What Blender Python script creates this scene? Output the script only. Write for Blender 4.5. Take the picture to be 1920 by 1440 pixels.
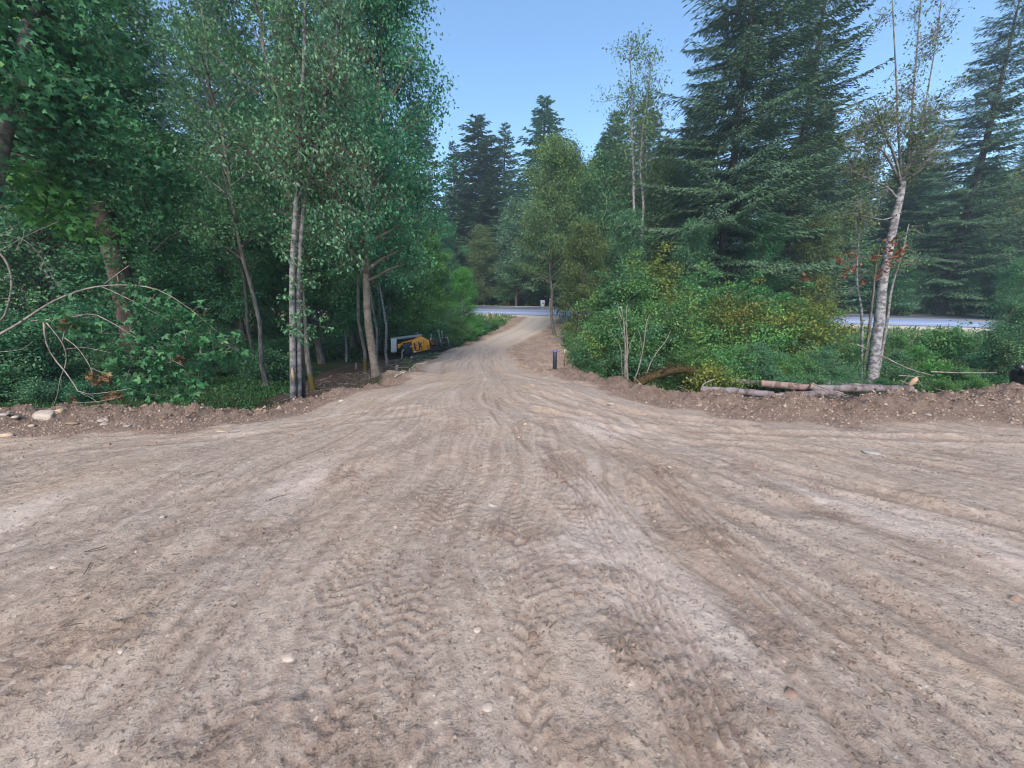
import bpy, math, random
import numpy as np
R = math.radians
sc = bpy.context.scene
for o in list(bpy.data.objects): bpy.data.objects.remove(o)
# ------------------------------------------------------------------ camera, world, sun, exposure
EYE = 1.6; PITCH = 13.0; FPX = 693.0
cam_d = bpy.data.cameras.new('camera'); cam = bpy.data.objects.new('camera', cam_d)
sc.collection.objects.link(cam); sc.camera = cam
cam.location = (0, 0, EYE); cam.rotation_euler = (R(90 - PITCH), 0, 0)
cam_d.sensor_width = 36; cam_d.lens = FPX / 1920 * 36; cam_d.clip_start = .05; cam_d.clip_end = 2000
SUN_EL = 42.0; SUN_AZ = 8.0         # soft open-shade light from behind the camera, a little to its left
w = bpy.data.worlds.new('World'); sc.world = w; w.use_nodes = True
nt = w.node_tree; nt.nodes.clear()
sky = nt.nodes.new('ShaderNodeTexSky'); sky.sky_type = 'NISHITA'; sky.sun_disc = False
sky.sun_elevation = R(SUN_EL); sky.sun_rotation = R(180 + SUN_AZ)
sky.air_density = 1.0; sky.dust_density = .3; sky.ozone_density = 1.6
bg = nt.nodes.new('ShaderNodeBackground'); bg.inputs[1].default_value = .062
wo = nt.nodes.new('ShaderNodeOutputWorld')
tn = nt.nodes.new('ShaderNodeMix'); tn.data_type = 'RGBA'; tn.blend_type = 'MULTIPLY'; tn.inputs[0].default_value = 1; tn.inputs[7].default_value = (.84, .985, 1.03, 1)
nt.links.new(sky.outputs[0], tn.inputs[6]); nt.links.new(tn.outputs[2], bg.inputs[0]); nt.links.new(bg.outputs[0], wo.inputs[0])
sl = bpy.data.lights.new('sun', 'SUN'); so = bpy.data.objects.new('sun', sl); sc.collection.objects.link(so)
sl.energy = 1.5; sl.angle = R(38); sl.color = (1, .85, .72)
# direction the light travels: forward (+Y) and a bit to the right
so.rotation_euler = (R(90 - SUN_EL), 0, R(-SUN_AZ))
sc.view_settings.view_transform = 'Standard'; sc.view_settings.look = 'None'
sc.view_settings.gamma = 1; sc.view_settings.exposure = 2.2
cy = sc.cycles; cy.use_denoising = True; cy.max_bounces = 6; cy.diffuse_bounces = 4
cy.transmission_bounces = 4; cy.glossy_bounces = 2; cy.transparent_max_bounces = 4
cy.filter_width = 1.1; cy.use_adaptive_sampling = True; cy.adaptive_threshold = .02

# ------------------------------------------------------------------ helpers
cp, sp = math.cos(R(PITCH)), math.sin(R(PITCH))
def C(px, py, Y):
    """world point seen at photo pixel (px, py) at forward distance Y"""
    t = (py - 720) / FPX
    h = Y * (sp + t * cp) / (cp - t * sp)
    d = Y * cp + h * sp
    return np.array([(px - 960) / FPX * d, Y, EYE - h])

PERM = np.random.RandomState(7).permutation(4096)
GR = np.random.RandomState(8).rand(4096) * 2 * math.pi
GX, GY = np.cos(GR), np.sin(GR)
def perlin(x, y, seed=0):
    xi = np.floor(x).astype(np.int64); yi = np.floor(y).astype(np.int64)
    xf, yf = x - xi, y - yi
    u = xf * xf * xf * (xf * (xf * 6 - 15) + 10); v = yf * yf * yf * (yf * (yf * 6 - 15) + 10)
    def g(a, b, dx, dy):
        h = PERM[(PERM[(a + seed * 131) & 4095] + b) & 4095]
        return GX[h] * dx + GY[h] * dy
    n00 = g(xi, yi, xf, yf); n10 = g(xi + 1, yi, xf - 1, yf)
    n01 = g(xi, yi + 1, xf, yf - 1); n11 = g(xi + 1, yi + 1, xf - 1, yf - 1)
    a = n00 + u * (n10 - n00); b = n01 + u * (n11 - n01)
    return (a + v * (b - a)) * 1.5
def fbm(x, y, o=4, seed=0, g=.5):
    s = 0; a = 1; f = 1
    for i in range(o):
        s = s + a * perlin(x * f, y * f, seed + i); a *= g; f *= 2.03
    return s
def smooth(a, b, x):
    t = np.clip((x - a) / (b - a), 0, 1); return t * t * (3 - 2 * t)

def tag(o, label=None, cat=None, group=None, kind=None):
    if label: o['label'] = label
    if cat: o['category'] = cat
    if group: o['group'] = group
    if kind: o['kind'] = kind
    return o
def empty(name, loc=(0, 0, 0), rz=0):
    o = bpy.data.objects.new(name, None); sc.collection.objects.link(o)
    o.empty_display_size = .1; o.location = loc; o.rotation_euler = (0, 0, rz); return o
def mesh_np(name, V, quads=None, tris=None, attrs=None, smooth_=False):
    V = np.asarray(V, dtype=np.float32).reshape(-1, 3)
    quads = np.zeros((0, 4), np.int32) if quads is None else np.asarray(quads, np.int32).reshape(-1, 4)
    tris = np.zeros((0, 3), np.int32) if tris is None else np.asarray(tris, np.int32).reshape(-1, 3)
    me = bpy.data.meshes.new(name)
    me.vertices.add(len(V)); me.vertices.foreach_set('co', V.ravel())
    nl = quads.size + tris.size; me.loops.add(nl)
    me.loops.foreach_set('vertex_index', np.concatenate([quads.ravel(), tris.ravel()]).astype(np.int32))
    nf = len(quads) + len(tris); me.polygons.add(nf)
    st = np.concatenate([np.arange(len(quads)) * 4, quads.size + np.arange(len(tris)) * 3]).astype(np.int32)
    me.polygons.foreach_set('loop_start', st)
    if smooth_: me.polygons.foreach_set('use_smooth', np.ones(nf, bool))
    me.update(calc_edges=True)
    for k, (dom, arr) in (attrs or {}).items():
        a = me.attributes.new(k, 'FLOAT', dom); a.data.foreach_set('value', np.asarray(arr, np.float32))
    return me
def link(name, me, mat, parent=None):
    o = bpy.data.objects.new(name, me)
    if mat and not me.materials: me.materials.append(mat)
    sc.collection.objects.link(o); o.parent = parent; return o

class MB:
    """collects shapes, then links them as one mesh object"""
    def __init__(s): s.V = []; s.Q = []; s.T = []; s.n = 0
    def add(s, V, Q=(), T=()):
        V = np.asarray(V, float).reshape(-1, 3)
        if len(Q): s.Q.append(np.asarray(Q) + s.n)
        if len(T): s.T.append(np.asarray(T) + s.n)
        s.V.append(V); s.n += len(V)
    def tube(s, P, r, k=6, cap=True):
        P = np.asarray(P, float); n = len(P)
        r = np.broadcast_to(np.asarray(r, float), (n,))
        d = np.gradient(P, axis=0); d /= np.linalg.norm(d, axis=1)[:, None] + 1e-9
        ref = np.array([0, 0, 1.]) if abs(d[:, 2]).mean() < .7 else np.array([1., 0, 0])
        a = np.cross(d, ref); a /= np.linalg.norm(a, axis=1)[:, None] + 1e-9
        b = np.cross(d, a)
        th = np.arange(k) * 2 * math.pi / k
        ring = P[:, None] + r[:, None, None] * (a[:, None] * np.cos(th)[None, :, None] + b[:, None] * np.sin(th)[None, :, None])
        i = np.arange(n - 1)[:, None] * k; j = np.arange(k)[None]; j2 = (j + 1) % k
        Q = np.stack([i + j, i + j2, i + k + j2, i + k + j], -1).reshape(-1, 4)
        V = ring.reshape(-1, 3); T = []
        if cap:
            c0 = len(V); V = np.vstack([V, P[0], P[-1]])
            for q in range(k):
                T.append((c0, (q + 1) % k, q)); T.append((c0 + 1, (n - 1) * k + q, (n - 1) * k + (q + 1) % k))
        s.add(V, Q, T)
    def box(s, c, d, rot=None, taper=1.0):
        c = np.array(c, float); d = np.array(d, float) / 2
        V = np.array([(x, y, z) for z in (-1, 1) for y in (-1, 1) for x in (-1, 1)], float)
        V[4:, :2] *= taper
        V = V * d
        if rot is not None: V = V @ np.array(rot).T
        s.add(V + c, [(0, 2, 3, 1), (4, 5, 7, 6), (0, 1, 5, 4), (2, 6, 7, 3), (0, 4, 6, 2), (1, 3, 7, 5)])
    def prism(s, prof, y0, y1):
        n = len(prof)
        V = [(x, y0, z) for x, z in prof] + [(x, y1, z) for x, z in prof]
        Q = [(i, (i + 1) % n, n + (i + 1) % n, n + i) for i in range(n)]
        cx = np.mean([p[0] for p in prof]); cz = np.mean([p[1] for p in prof])
        V += [(cx, y0, cz), (cx, y1, cz)]
        T = [(2 * n, (i + 1) % n, i) for i in range(n)] + [(2 * n + 1, n + i, n + (i + 1) % n) for i in range(n)]
        s.add(V, Q, T)
    def mesh(s, name, sm=False):
        return mesh_np(name, np.vstack(s.V), np.vstack(s.Q) if s.Q else None, np.vstack(s.T) if s.T else None, smooth_=sm)
    def build(s, name, mat, parent=None, sm=False, bevel=0):
        o = link(name, s.mesh(name, sm), mat, parent)
        if bevel:
            m = o.modifiers.new('bevel', 'BEVEL'); m.width = bevel; m.segments = 2; m.limit_method = 'ANGLE'
        return o

# ------------------------------------------------------------------ materials
def newmat(name):
    m = bpy.data.materials.new(name); m.use_nodes = True; t = m.node_tree; t.nodes.clear()
    return m, t
def N(t, ty, **kw):
    n = t.nodes.new(ty)
    for k, v in kw.items():
        if k.startswith('i_'):
            n.inputs[k[2:].replace('_', ' ')].default_value = v
        else: setattr(n, k, v)
    return n
def ramp(t, fac, stops):
    r = t.nodes.new('ShaderNodeValToRGB'); e = r.color_ramp.elements
    while len(e) < len(stops): e.new(.5)
    for x, (p, c) in zip(e, stops): x.position = p; x.color = (*c, 1) if len(c) == 3 else c
    t.links.new(fac, r.inputs[0]); return r.outputs[0]
def mix(t, f, a, b, mode='MIX'):
    m = t.nodes.new('ShaderNodeMix'); m.data_type = 'RGBA'; m.blend_type = mode
    for s, v in ((0, f), (6, a), (7, b)):
        if hasattr(v, 'is_linked') or hasattr(v, 'links'): t.links.new(v, m.inputs[s])
        else: m.inputs[s].default_value = v if s == 0 else (*v, 1)
    return m.outputs[2]
def math_(t, op, a, b=None, c=None):
    m = t.nodes.new('ShaderNodeMath'); m.operation = op
    for i, v in enumerate((a, b, c)):
        if v is None: continue
        if hasattr(v, 'links'): t.links.new(v, m.inputs[i])
        else: m.inputs[i].default_value = v
    return m.outputs[0]
def attr(t, name):
    return N(t, 'ShaderNodeAttribute', attribute_name=name).outputs['Fac']
def noise(t, scale, detail=4, rough=.55, vec=None, dist=0):
    n = N(t, 'ShaderNodeTexNoise'); n.inputs['Scale'].default_value = scale
    n.inputs['Detail'].default_value = detail; n.inputs['Roughness'].default_value = rough
    n.inputs['Distortion'].default_value = dist
    if vec is not None: t.links.new(vec, n.inputs['Vector'])
    return n.outputs['Fac']
def finish(t, col, rough=.8, bump=None, bstr=.4, bdist=.02, spec=.3, metal=0.):
    p = N(t, 'ShaderNodeBsdfPrincipled'); o = N(t, 'ShaderNodeOutputMaterial')
    if hasattr(col, 'links'): t.links.new(col, p.inputs['Base Color'])
    else: p.inputs['Base Color'].default_value = (*col, 1)
    if hasattr(rough, 'links'): t.links.new(rough, p.inputs['Roughness'])
    else: p.inputs['Roughness'].default_value = rough
    p.inputs['Specular IOR Level'].default_value = spec; p.inputs['Metallic'].default_value = metal
    if bump is not None:
        b = N(t, 'ShaderNodeBump'); b.inputs['Strength'].default_value = bstr; b.inputs['Distance'].default_value = bdist
        t.links.new(bump, b.inputs['Height']); t.links.new(b.outputs[0], p.inputs['Normal'])
    t.links.new(p.outputs[0], o.inputs[0]); return p
def objco(t):
    return N(t, 'ShaderNodeTexCoord').outputs['Object']

def leaf_mat(name, stops, trans=.3, rough=.55, hue=.03, val=.35):
    m, t = newmat(name)
    tint = attr(t, 'tint')
    col = ramp(t, tint, stops)
    oi = N(t, 'ShaderNodeObjectInfo').outputs['Random']
    h = N(t, 'ShaderNodeHueSaturation')
    t.links.new(math_(t, 'MULTIPLY_ADD', oi, hue, .5 - hue / 2), h.inputs['Hue'])
    t.links.new(math_(t, 'MULTIPLY_ADD', oi, val, 1 - val / 2), h.inputs['Value'])
    t.links.new(col, h.inputs['Color'])
    p = N(t, 'ShaderNodeBsdfPrincipled'); p.inputs['Roughness'].default_value = rough
    p.inputs['Specular IOR Level'].default_value = .35
    tr = N(t, 'ShaderNodeBsdfTranslucent'); mx = N(t, 'ShaderNodeMixShader'); mx.inputs[0].default_value = trans
    o = N(t, 'ShaderNodeOutputMaterial')
    t.links.new(h.outputs[0], p.inputs['Base Color']); t.links.new(h.outputs[0], tr.inputs['Color'])
    t.links.new(p.outputs[0], mx.inputs[1]); t.links.new(tr.outputs[0], mx.inputs[2]); t.links.new(mx.outputs[0], o.inputs[0])
    return m
M = {}
M['maple'] = leaf_mat('maple leaves', [(0, (0.032, 0.120, 0.057)), (.55, (0.056, 0.199, 0.088)), (.9, (0.096, 0.303, 0.112)), (1, (0.191, 0.383, 0.112))])
M['alder'] = leaf_mat('alder leaves', [(0, (0.047, 0.132, 0.066)), (.6, (0.090, 0.217, 0.097)), (.92, (0.155, 0.310, 0.116)), (1, (0.404, 0.342, 0.078))])
M['pale'] = leaf_mat('pale willow leaves', [(0, (0.066, 0.143, 0.077)), (.6, (0.110, 0.220, 0.121)), (1, (0.176, 0.308, 0.132))])
M['fresh'] = leaf_mat('fresh green leaves', [(0, (0.055, 0.176, 0.050)), (.6, (0.099, 0.286, 0.066)), (1, (0.176, 0.396, 0.077))])
M['olive'] = leaf_mat('olive alder leaves', [(0, (0.062, 0.123, 0.048)), (.6, (0.117, 0.186, 0.066)), (1, (0.207, 0.261, 0.068))])
M['vine'] = leaf_mat('vine maple leaves', [(0, (0.051, 0.159, 0.057)), (.6, (0.108, 0.273, 0.079)), (.88, (0.216, 0.359, 0.071)), (1, (0.489, 0.316, 0.086))])
M['yellow'] = leaf_mat('turning leaves', [(0, (0.070, 0.130, 0.035)), (.5, (0.150, 0.200, 0.045)), (.85, (0.280, 0.260, 0.050)), (1, (0.360, 0.160, 0.050))])
M['red'] = leaf_mat('dead orange leaves', [(0, (0.128, 0.044, 0.024)), (.6, (0.216, 0.076, 0.040)), (1, (0.256, 0.128, 0.064))])
M['brown'] = leaf_mat('dead brown leaves', [(0, (.10, .055, .03)), (.6, (.2, .11, .06)), (1, (.3, .17, .09))])
M['moss_leaf'] = leaf_mat('moss fronds', [(0, (.05, .035, .015)), (.6, (.10, .072, .026)), (1, (.15, .12, .04))])
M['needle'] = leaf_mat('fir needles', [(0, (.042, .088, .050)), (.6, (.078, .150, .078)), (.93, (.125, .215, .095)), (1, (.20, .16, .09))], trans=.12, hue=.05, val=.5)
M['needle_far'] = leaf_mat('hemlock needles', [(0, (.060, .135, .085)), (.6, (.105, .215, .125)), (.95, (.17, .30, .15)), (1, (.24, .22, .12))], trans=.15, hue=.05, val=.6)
M['needle_sunlit'] = leaf_mat('sunlight-tinted needles', [(0, (.11, .15, .04)), (.6, (.26, .29, .07)), (1, (.48, .46, .12))], trans=.2)  # evening sunlight on the treetops, put into the needle colour
M['grass'] = leaf_mat('grass blades', [(0, (0.033, 0.099, 0.033)), (.6, (0.066, 0.165, 0.050)), (.9, (0.132, 0.220, 0.066)), (1, (0.330, 0.297, 0.132))])

def bark(name, a, b, band=False, moss=0.0, scale=9.):
    m, t = newmat(name); co = objco(t)
    mp = N(t, 'ShaderNodeMapping'); t.links.new(co, mp.inputs[0])
    mp.inputs['Scale'].default_value = (1, 1, .35) if not band else (.9, .9, 1.25)
    n1 = noise(t, scale, 6, .65, mp.outputs[0]); n2 = noise(t, 2.2, 4, .6, co)
    col = ramp(t, n1, [(.42, b), (.5, tuple((x + y) / 2 for x, y in zip(a, b))), (.56, a)])
    col = mix(t, math_(t, 'MULTIPLY', n2, .6), col, tuple(x * .55 for x in a))
    if moss:
        z = N(t, 'ShaderNodeSeparateXYZ'); t.links.new(co, z.inputs[0])
        mz = math_(t, 'SUBTRACT', moss, z.outputs[2]); mz = math_(t, 'ADD', mz, math_(t, 'MULTIPLY', math_(t, 'SUBTRACT', n2, .5), 1.5))
        mz = N(t, 'ShaderNodeMath', operation='MULTIPLY', use_clamp=True).outputs[0] if False else math_(t, 'MULTIPLY', mz, 3)
        c = N(t, 'ShaderNodeClamp'); t.links.new(mz, c.inputs[0])
        col = mix(t, c.outputs[0], col, (.085, .068, .018))
    finish(t, col, .9, n1, .8, .03, .2); return m
M['bark_alder'] = bark('alder bark', (.27, .26, .26), (.09, .085, .085), band=True)
M['bark_birch'] = bark('pale birch bark', (.36, .35, .36), (.075, .065, .07), band=True, scale=9)
M['bark_warm'] = bark('warm grey bark', (.30, .245, .20), (.15, .12, .095), band=True, scale=5)
M['bark_dark'] = bark('dark fir bark', (.11, .085, .07), (.035, .028, .024))
M['bark_grey'] = bark('dull grey bark', (.17, .155, .14), (.06, .055, .05))
M['bark_moss'] = bark('grey bark with a mossy foot', (.17, .155, .14), (.06, .055, .05), moss=.75)
M['moss'] = bark('golden brown moss', (.085, .060, .024), (.03, .022, .010), scale=18)
M['twig'] = bark('bare twig bark', (.30, .265, .235), (.14, .12, .10), scale=12)
M['twig_dark'] = bark('dark twig bark', (.13, .10, .08), (.05, .04, .03), scale=12)
M['log'] = bark('felled log bark', (.23, .20, .205), (.08, .06, .06), band=False, scale=5)
M['log_red'] = bark('scuffed log bark', (.27, .20, .18), (.10, .05, .04), band=False, scale=6)
m, t = newmat('fresh cut wood'); finish(t, ramp(t, noise(t, 14, 3), [(.3, (.30, .19, .11)), (.7, (.46, .33, .21))]), .8); M['cut'] = m

def plain(name, col, rough=.5, metal=0., var=.25, spec=.4):
    m, t = newmat(name)
    c = mix(t, math_(t, 'MULTIPLY', noise(t, 6, 6, .65, objco(t)), var * 2), col, tuple(x * .45 + .02 for x in col))
    finish(t, c, rough, spec=spec, metal=metal); M[name] = m; return m
plain('yellow_paint', (.78, .31, .018), .4); plain('black_steel', (.018, .018, .022), .45); plain('rubber', (.022, .021, .021), .8)
plain('pale_panel', (.50, .56, .56), .5); plain('rail_steel', (.28, .30, .31), .45, .3); plain('white_plastic', (.72, .72, .70), .5)
plain('decal_dark', (.03, .03, .03), .5); plain('hose', (.42, .39, .31), .7); plain('blue_cap', (.07, .11, .36), .5)
plain('casing', (.035, .042, .055), .5); plain('orange_wood', (.40, .15, .08), .8); plain('rust', (.18, .06, .035), .8)
plain('bin_blue', (.30, .40, .46), .55); plain('bin_dark', (.10, .13, .16), .55); plain('stake_wood', (.46, .40, .34), .8)
plain('black_bag', (.02, .022, .028), .3, 0, .3, .6); plain('line_yellow', (.62, .44, .12), .7); plain('line_white', (.72, .73, .72), .7)
plain('galvanised', (.45, .46, .46), .4, .6)

def stone_mat(name, a, b):
    m, t = newmat(name); co = objco(t); n = noise(t, 9, 6, .6, co); n2 = noise(t, 40, 3, .6, co)
    finish(t, ramp(t, n, [(.35, a), (.65, b)]), .9, n2, .5, .01, .2); M[name] = m
stone_mat('stone_pale', (.26, .21, .175), (.40, .345, .295)); stone_mat('stone_grey', (.20, .18, .16), (.33, .30, .27))
stone_mat('clod', (.13, .09, .07), (.24, .17, .13)); stone_mat('stone_tan', (.33, .24, .15), (.45, .35, .25))

# ------------------------------------------------------------------ terrain
def road_near(x):   # near edge of the highway: forward distance and height
    xs = np.array([-140, -60, 0, 37, 80, 150]); ys = np.array([98, 68, 46.5, 33, 20, 2.])
    zs = np.array([.6, .15, -.25, -.7, -1.2, -2.]); return np.interp(x, xs, ys), np.interp(x, xs, zs)
RW = 10.0
def road_far(x):
    y, z = road_near(x); return y + RW * 1.06, z + .70
pts = []
for x in (-40, -25, -15, -9, -5, -2, 1, 5, 9, 15, 25, 40):
    for y in (-40, -12, -4, 0, 2.5, 4.2):
        if abs(x) > 16 and y > 3: continue
        pts.append((x, y, 0 if y > -20 else .3))
DRV = []   # driveway centre line
for px, Y, z in ((884, 7, -.05), (880, 10, -.35), (882, 14, -.8), (893, 20, -1.3), (905, 25, -1.6), (960, 32, -1.5), (995, 38, -1.2), (1015, 43, -.62), (1022, 46, -.33)):
    h = EYE - z; d = Y * cp + h * sp; x = (px - 960) / FPX * d
    DRV.append((x, Y, z))
    hw = 1.9 if Y > 12 else 2.4
    for s in (-1, 0, 1): pts.append((x + s * hw, Y, z - (.06 if s else 0)))
def g(px, Y, z):
    d = Y * cp + (EYE - z) * sp; pts.append(((px - 960) / FPX * d, Y, z))
BERM_L = [(-400, 4.9, 776), (0, 4.9, 771), (300, 5.1, 764), (480, 5.6, 767), (560, 6.3, 758), (640, 7.4, 744), (700, 9.2, 722)]
BERM_R = [(1060, 10.5, 700), (1130, 8.6, 712), (1200, 7.2, 726), (1300, 6.2, 741), (1420, 5.7, 747), (1500, 5.5, 750), (1650, 5.35, 746), (1730, 5.3, 738), (1920, 5.2, 731), (2400, 5.2, 728)]
BL, BR = [], []
for L, O, amp in ((BERM_L, BL, .14), (BERM_R, BR, .20)):
    for px, Y, py in L:
        c = C(px, py, Y); O.append((c[0], c[1])); pts.append((c[0], c[1], c[2] - amp))
for px, Y, z in ((550, 8, -.68), (400, 9.5, -.9), (200, 9.5, -.95), (0, 9.5, -1), (500, 8.5, -.78), (620, 14, -1.35), (650, 9.4, -.78), (730, 12, -1.25),
                 (700, 18, -1.8), (780, 24, -2.2), (820, 27, -2.2), (300, 20, -1.7), (-100, 20, -1.7), (500, 30, -2.1), (870, 36, -1.7), (-400, 12, -1.2),
                 (1045, 13, -.95), (1060, 18, -1.4), (1180, 10, -.75), (1300, 9, -.85), (1500, 8.5, -.72), (1700, 8.5, -.72), (1900, 8.5, -.7), (2300, 9, -.8),
                 (1200, 18, -1.5), (1500, 17, -1.4), (1800, 16, -1.2), (1300, 28, -1.6), (1750, 25, -1.0), (2100, 20, -1.3)):
    g(px, Y, z)
for x in (-120, -80, -50, -30, -14, -2, 9, 18, 28, 37, 50, 70, 100):
    yn, zn = road_near(x); yf, zf = road_far(x)
    pts += [(x, yn - 1.2, zn - .12), (x, yn + .5, zn - .25), (x, (yn + yf) / 2, (zn + zf) / 2 - .3), (x, yf - .5, zf - .25), (x, yf + 2, zf + .05), (x, yf + 6, zf - .2), (x, yf + 25, zf + .8), (x, yf + 60, zf + 3)]
    if not -6 < x < 12: pts.append((x, yn - 4, zn - .9))
pts = np.array(pts)
D = np.linalg.norm(pts[:, None, :2] - pts[None, :, :2], axis=2)
Wt = np.linalg.solve(np.block([[D + np.eye(len(pts)) * .05, np.ones((len(pts), 1))], [np.ones((1, len(pts))), np.zeros((1, 1))]]),
                     np.concatenate([pts[:, 2], [0]]))
def base_z(x, y):
    x = np.asarray(x, float).ravel(); y = np.asarray(y, float).ravel(); out = np.full(len(x), Wt[-1])
    for i in range(len(pts)):
        out += Wt[i] * np.sqrt((x - pts[i, 0]) ** 2 + (y - pts[i, 1]) ** 2 + .04)
    return out
def polydist(x, y, P):
    """distance to a polyline, arc length along it and signed side"""
    best = np.full(x.shape, 1e9); ss = np.zeros(x.shape); sd = np.zeros(x.shape); acc = 0
    for (x0, y0), (x1, y1) in zip(P[:-1], P[1:]):
        dx, dy = x1 - x0, y1 - y0; l = math.hypot(dx, dy) + 1e-9
        u = np.clip(((x - x0) * dx + (y - y0) * dy) / l ** 2, 0, 1)
        ex, ey = x - x0 - u * dx, y - y0 - u * dy; d = np.hypot(ex, ey); k = d < best
        best[k] = d[k]; ss[k] = acc + (u * l)[k]; sd[k] = np.sign(dx * ey - dy * ex)[k]; acc += l
    return best, ss, sd
def inpoly(x, y, P):
    r = np.zeros(x.shape, bool)
    for (x0, y0), (x1, y1) in zip(P, P[1:] + P[:1]):
        if y0 == y1: continue
        c = (y0 > y) != (y1 > y); r ^= c & (x < (x1 - x0) * (y - y0) / (y1 - y0) + x0)
    return r
# the bare dirt: pad, both berms and the driveway
def gx(px, Y, z=-1): return ((px - 960) / FPX * (Y * cp + (EYE - z) * sp), Y)
DL = [(x, y + .25) for x, y in BL] + [gx(760, 13), gx(812, 18, -1.4), gx(838, 25, -1.7), gx(872, 30, -1.6), gx(915, 35, -1.4), gx(950, 40, -1), gx(962, 44, -.4), gx(940, 46.6, -.3)]
DR = [gx(1120, 46.6, -.3), gx(1090, 43, -.6), gx(1060, 37, -1.2), gx(1052, 30, -1.5), gx(1062, 22, -1.4), gx(1078, 15, -1.1)] + [(x, y + .3) for x, y in BR]
DIRT = [(-60, -60)] + [(-30, 5.2)] + DL + DR + [(60, 5.5), (60, -60)]
# the dark cleared soil on the left, between the trees and the berm
SOIL = [gx(480, 7.2), gx(540, 9.5), gx(560, 12), gx(600, 16, -1.5), gx(680, 22, -2), gx(740, 30, -2), gx(880, 36, -1.6), gx(860, 28, -1.7), gx(800, 17, -1.4), gx(700, 9), gx(560, 6.2)]
SOIL2 = [gx(1270, 6.6, -.3), gx(1290, 9, -.8), gx(1500, 10, -.8), gx(1740, 9.4, -.8), gx(1780, 6.4, -.4), (9, 5.2), (3, 5.4)]
THR = (-.9, 11.5)
def ztrack(px, py):
    t = (py - 720) / FPX; a = R(PITCH) + math.atan(t); Y = EYE / math.tan(a); d = Y * cp + EYE * sp
    return ((px - 960) / FPX * d, Y)
def curve(P, n=24):
    P = np.array(P, float); u = np.linspace(0, len(P) - 1, n); out = []
    for v in u:
        i = min(int(v), len(P) - 2); f = v - i
        p0 = P[max(i - 1, 0)]; p1 = P[i]; p2 = P[i + 1]; p3 = P[min(i + 2, len(P) - 1)]
        out.append(.5 * (2 * p1 + (p2 - p0) * f + (2 * p0 - 5 * p1 + 4 * p2 - p3) * f * f + (3 * p1 - p0 - 3 * p2 + p3) * f ** 3))
    return np.array(out)
TRK = [  # kind, half width, depth, photo pixels
    ('lug', .10, .022, [(905, 790), (925, 850), (948, 920), (962, 1010)]), ('lug', .09, .020, [(868, 800), (893, 880), (905, 960), (900, 1010)]),
    ('lug', .14, .013, [(868, 850), (852, 930), (800, 1030), (730, 1140), (640, 1300), (590, 1440)]),
    ('lug', .14, .014, [(830, 900), (740, 1000), (600, 1150), (420, 1330)]),
    ('lug', .10, .018, [(845, 1000), (822, 1090), (790, 1200), (760, 1440)]), ('lug', .08, .016, [(975, 1080), (985, 1170), (990, 1260), (1000, 1440)]),
    ('rib', .15, .016, [(1060, 860), (1115, 930), (1170, 1030), (1230, 1150), (1290, 1290), (1350, 1440)]),
    ('rib', .12, .012, [(1170, 850), (1300, 960), (1450, 1120), (1580, 1290), (1660, 1440)]),
    ('arc', .16, .020, [(1000, 1080), (1045, 1066), (1110, 1066), (1175, 1090)]), ('arc', .10, .018, [(1005, 1152), (1090, 1130), (1190, 1140)]),
    ('lug', .14, .014, [(1040, 860), (1060, 930), (1100, 980), (1110, 1060)]),
    ('rut', .13, .030, [(1060, 800), (1200, 860), (1390, 930), (1560, 960), (1700, 1010), (2000, 1110)]),
    ('rut', .09, .030, [(1000, 770), (1200, 800), (1480, 880), (1920, 990)]), ('rut', .10, .024, [(1010, 790), (1160, 860), (1420, 985), (1620, 1100), (1960, 1290)]),
    ('rut', .08, .026, [(1000, 755), (1180, 790), (1400, 805), (1920, 832)]), ('rut', .08, .022, [(1000, 765), (1200, 812), (1600, 850), (1950, 905)]),
    ('rut', .09, .02, [(1020, 830), (1180, 940), (1330, 1080), (1500, 1250), (1620, 1440)]),
    ('rut', .10, .018, [(830, 790), (700, 850), (400, 920), (0, 1010)]), ('rut', .12, .014, [(840, 830), (640, 930), (330, 1060), (0, 1210)]),
    ('rut', .08, .018, [(800, 775), (560, 800), (300, 825), (0, 858)]), ('rut', .08, .014, [(845, 860), (720, 960), (480, 1120), (200, 1330)]),
    ('rut', .06, .02, [(780, 765), (500, 785), (200, 815), (-50, 835)]), ('rib', .10, .010, [(850, 790), (720, 860), (560, 920), (300, 1000)]),
    ('rut', .10, .05, [(1000, 715), (1080, 735), (1200, 765), (1400, 790)]), ('rut', .10, .04, [(985, 730), (1060, 752), (1180, 785), (1300, 812)]),
]
PATCH = [(1045, 885, .26), (1015, 1010, .16), (1105, 1085, .22), (1150, 1080, .14), (1165, 1205, .20), (1180, 1250, .16), (1450, 1190, .22), (1310, 1010, .25), (640, 895, .2),
         (500, 1000, .3), (250, 1195, .18), (90, 1235, .3), (1560, 960, .2), (1540, 915, .15), (1720, 930, .2), (1250, 880, .3), (1390, 880, .3), (1100, 960, .14), (930, 1000, .15), (1350, 1330, .3), (700, 1380, .3), (1100, 1400, .2), (400, 1400, .25)]
RUTS = []; _r = np.random.default_rng(123)
for _ in range(70):      # narrow scrapes and wheel edges fanning out of the driveway throat
    a_ = _r.choice([-1, 1], p=[.4, .6]) * _r.uniform(.05, 1.35); r0_ = _r.uniform(3.2, 8); r1_ = r0_ + _r.uniform(1.2, 5.5); bend = _r.normal() * .10
    rr_ = np.linspace(r0_, r1_, 14); aa_ = a_ + bend * ((rr_ - r0_) / 4) ** 2
    RUTS.append((np.stack([THR[0] + np.sin(aa_) * rr_ * 1.25, THR[1] - 1 - np.cos(aa_) * rr_ * 1.1], 1), _r.uniform(.012, .04)))
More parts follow.
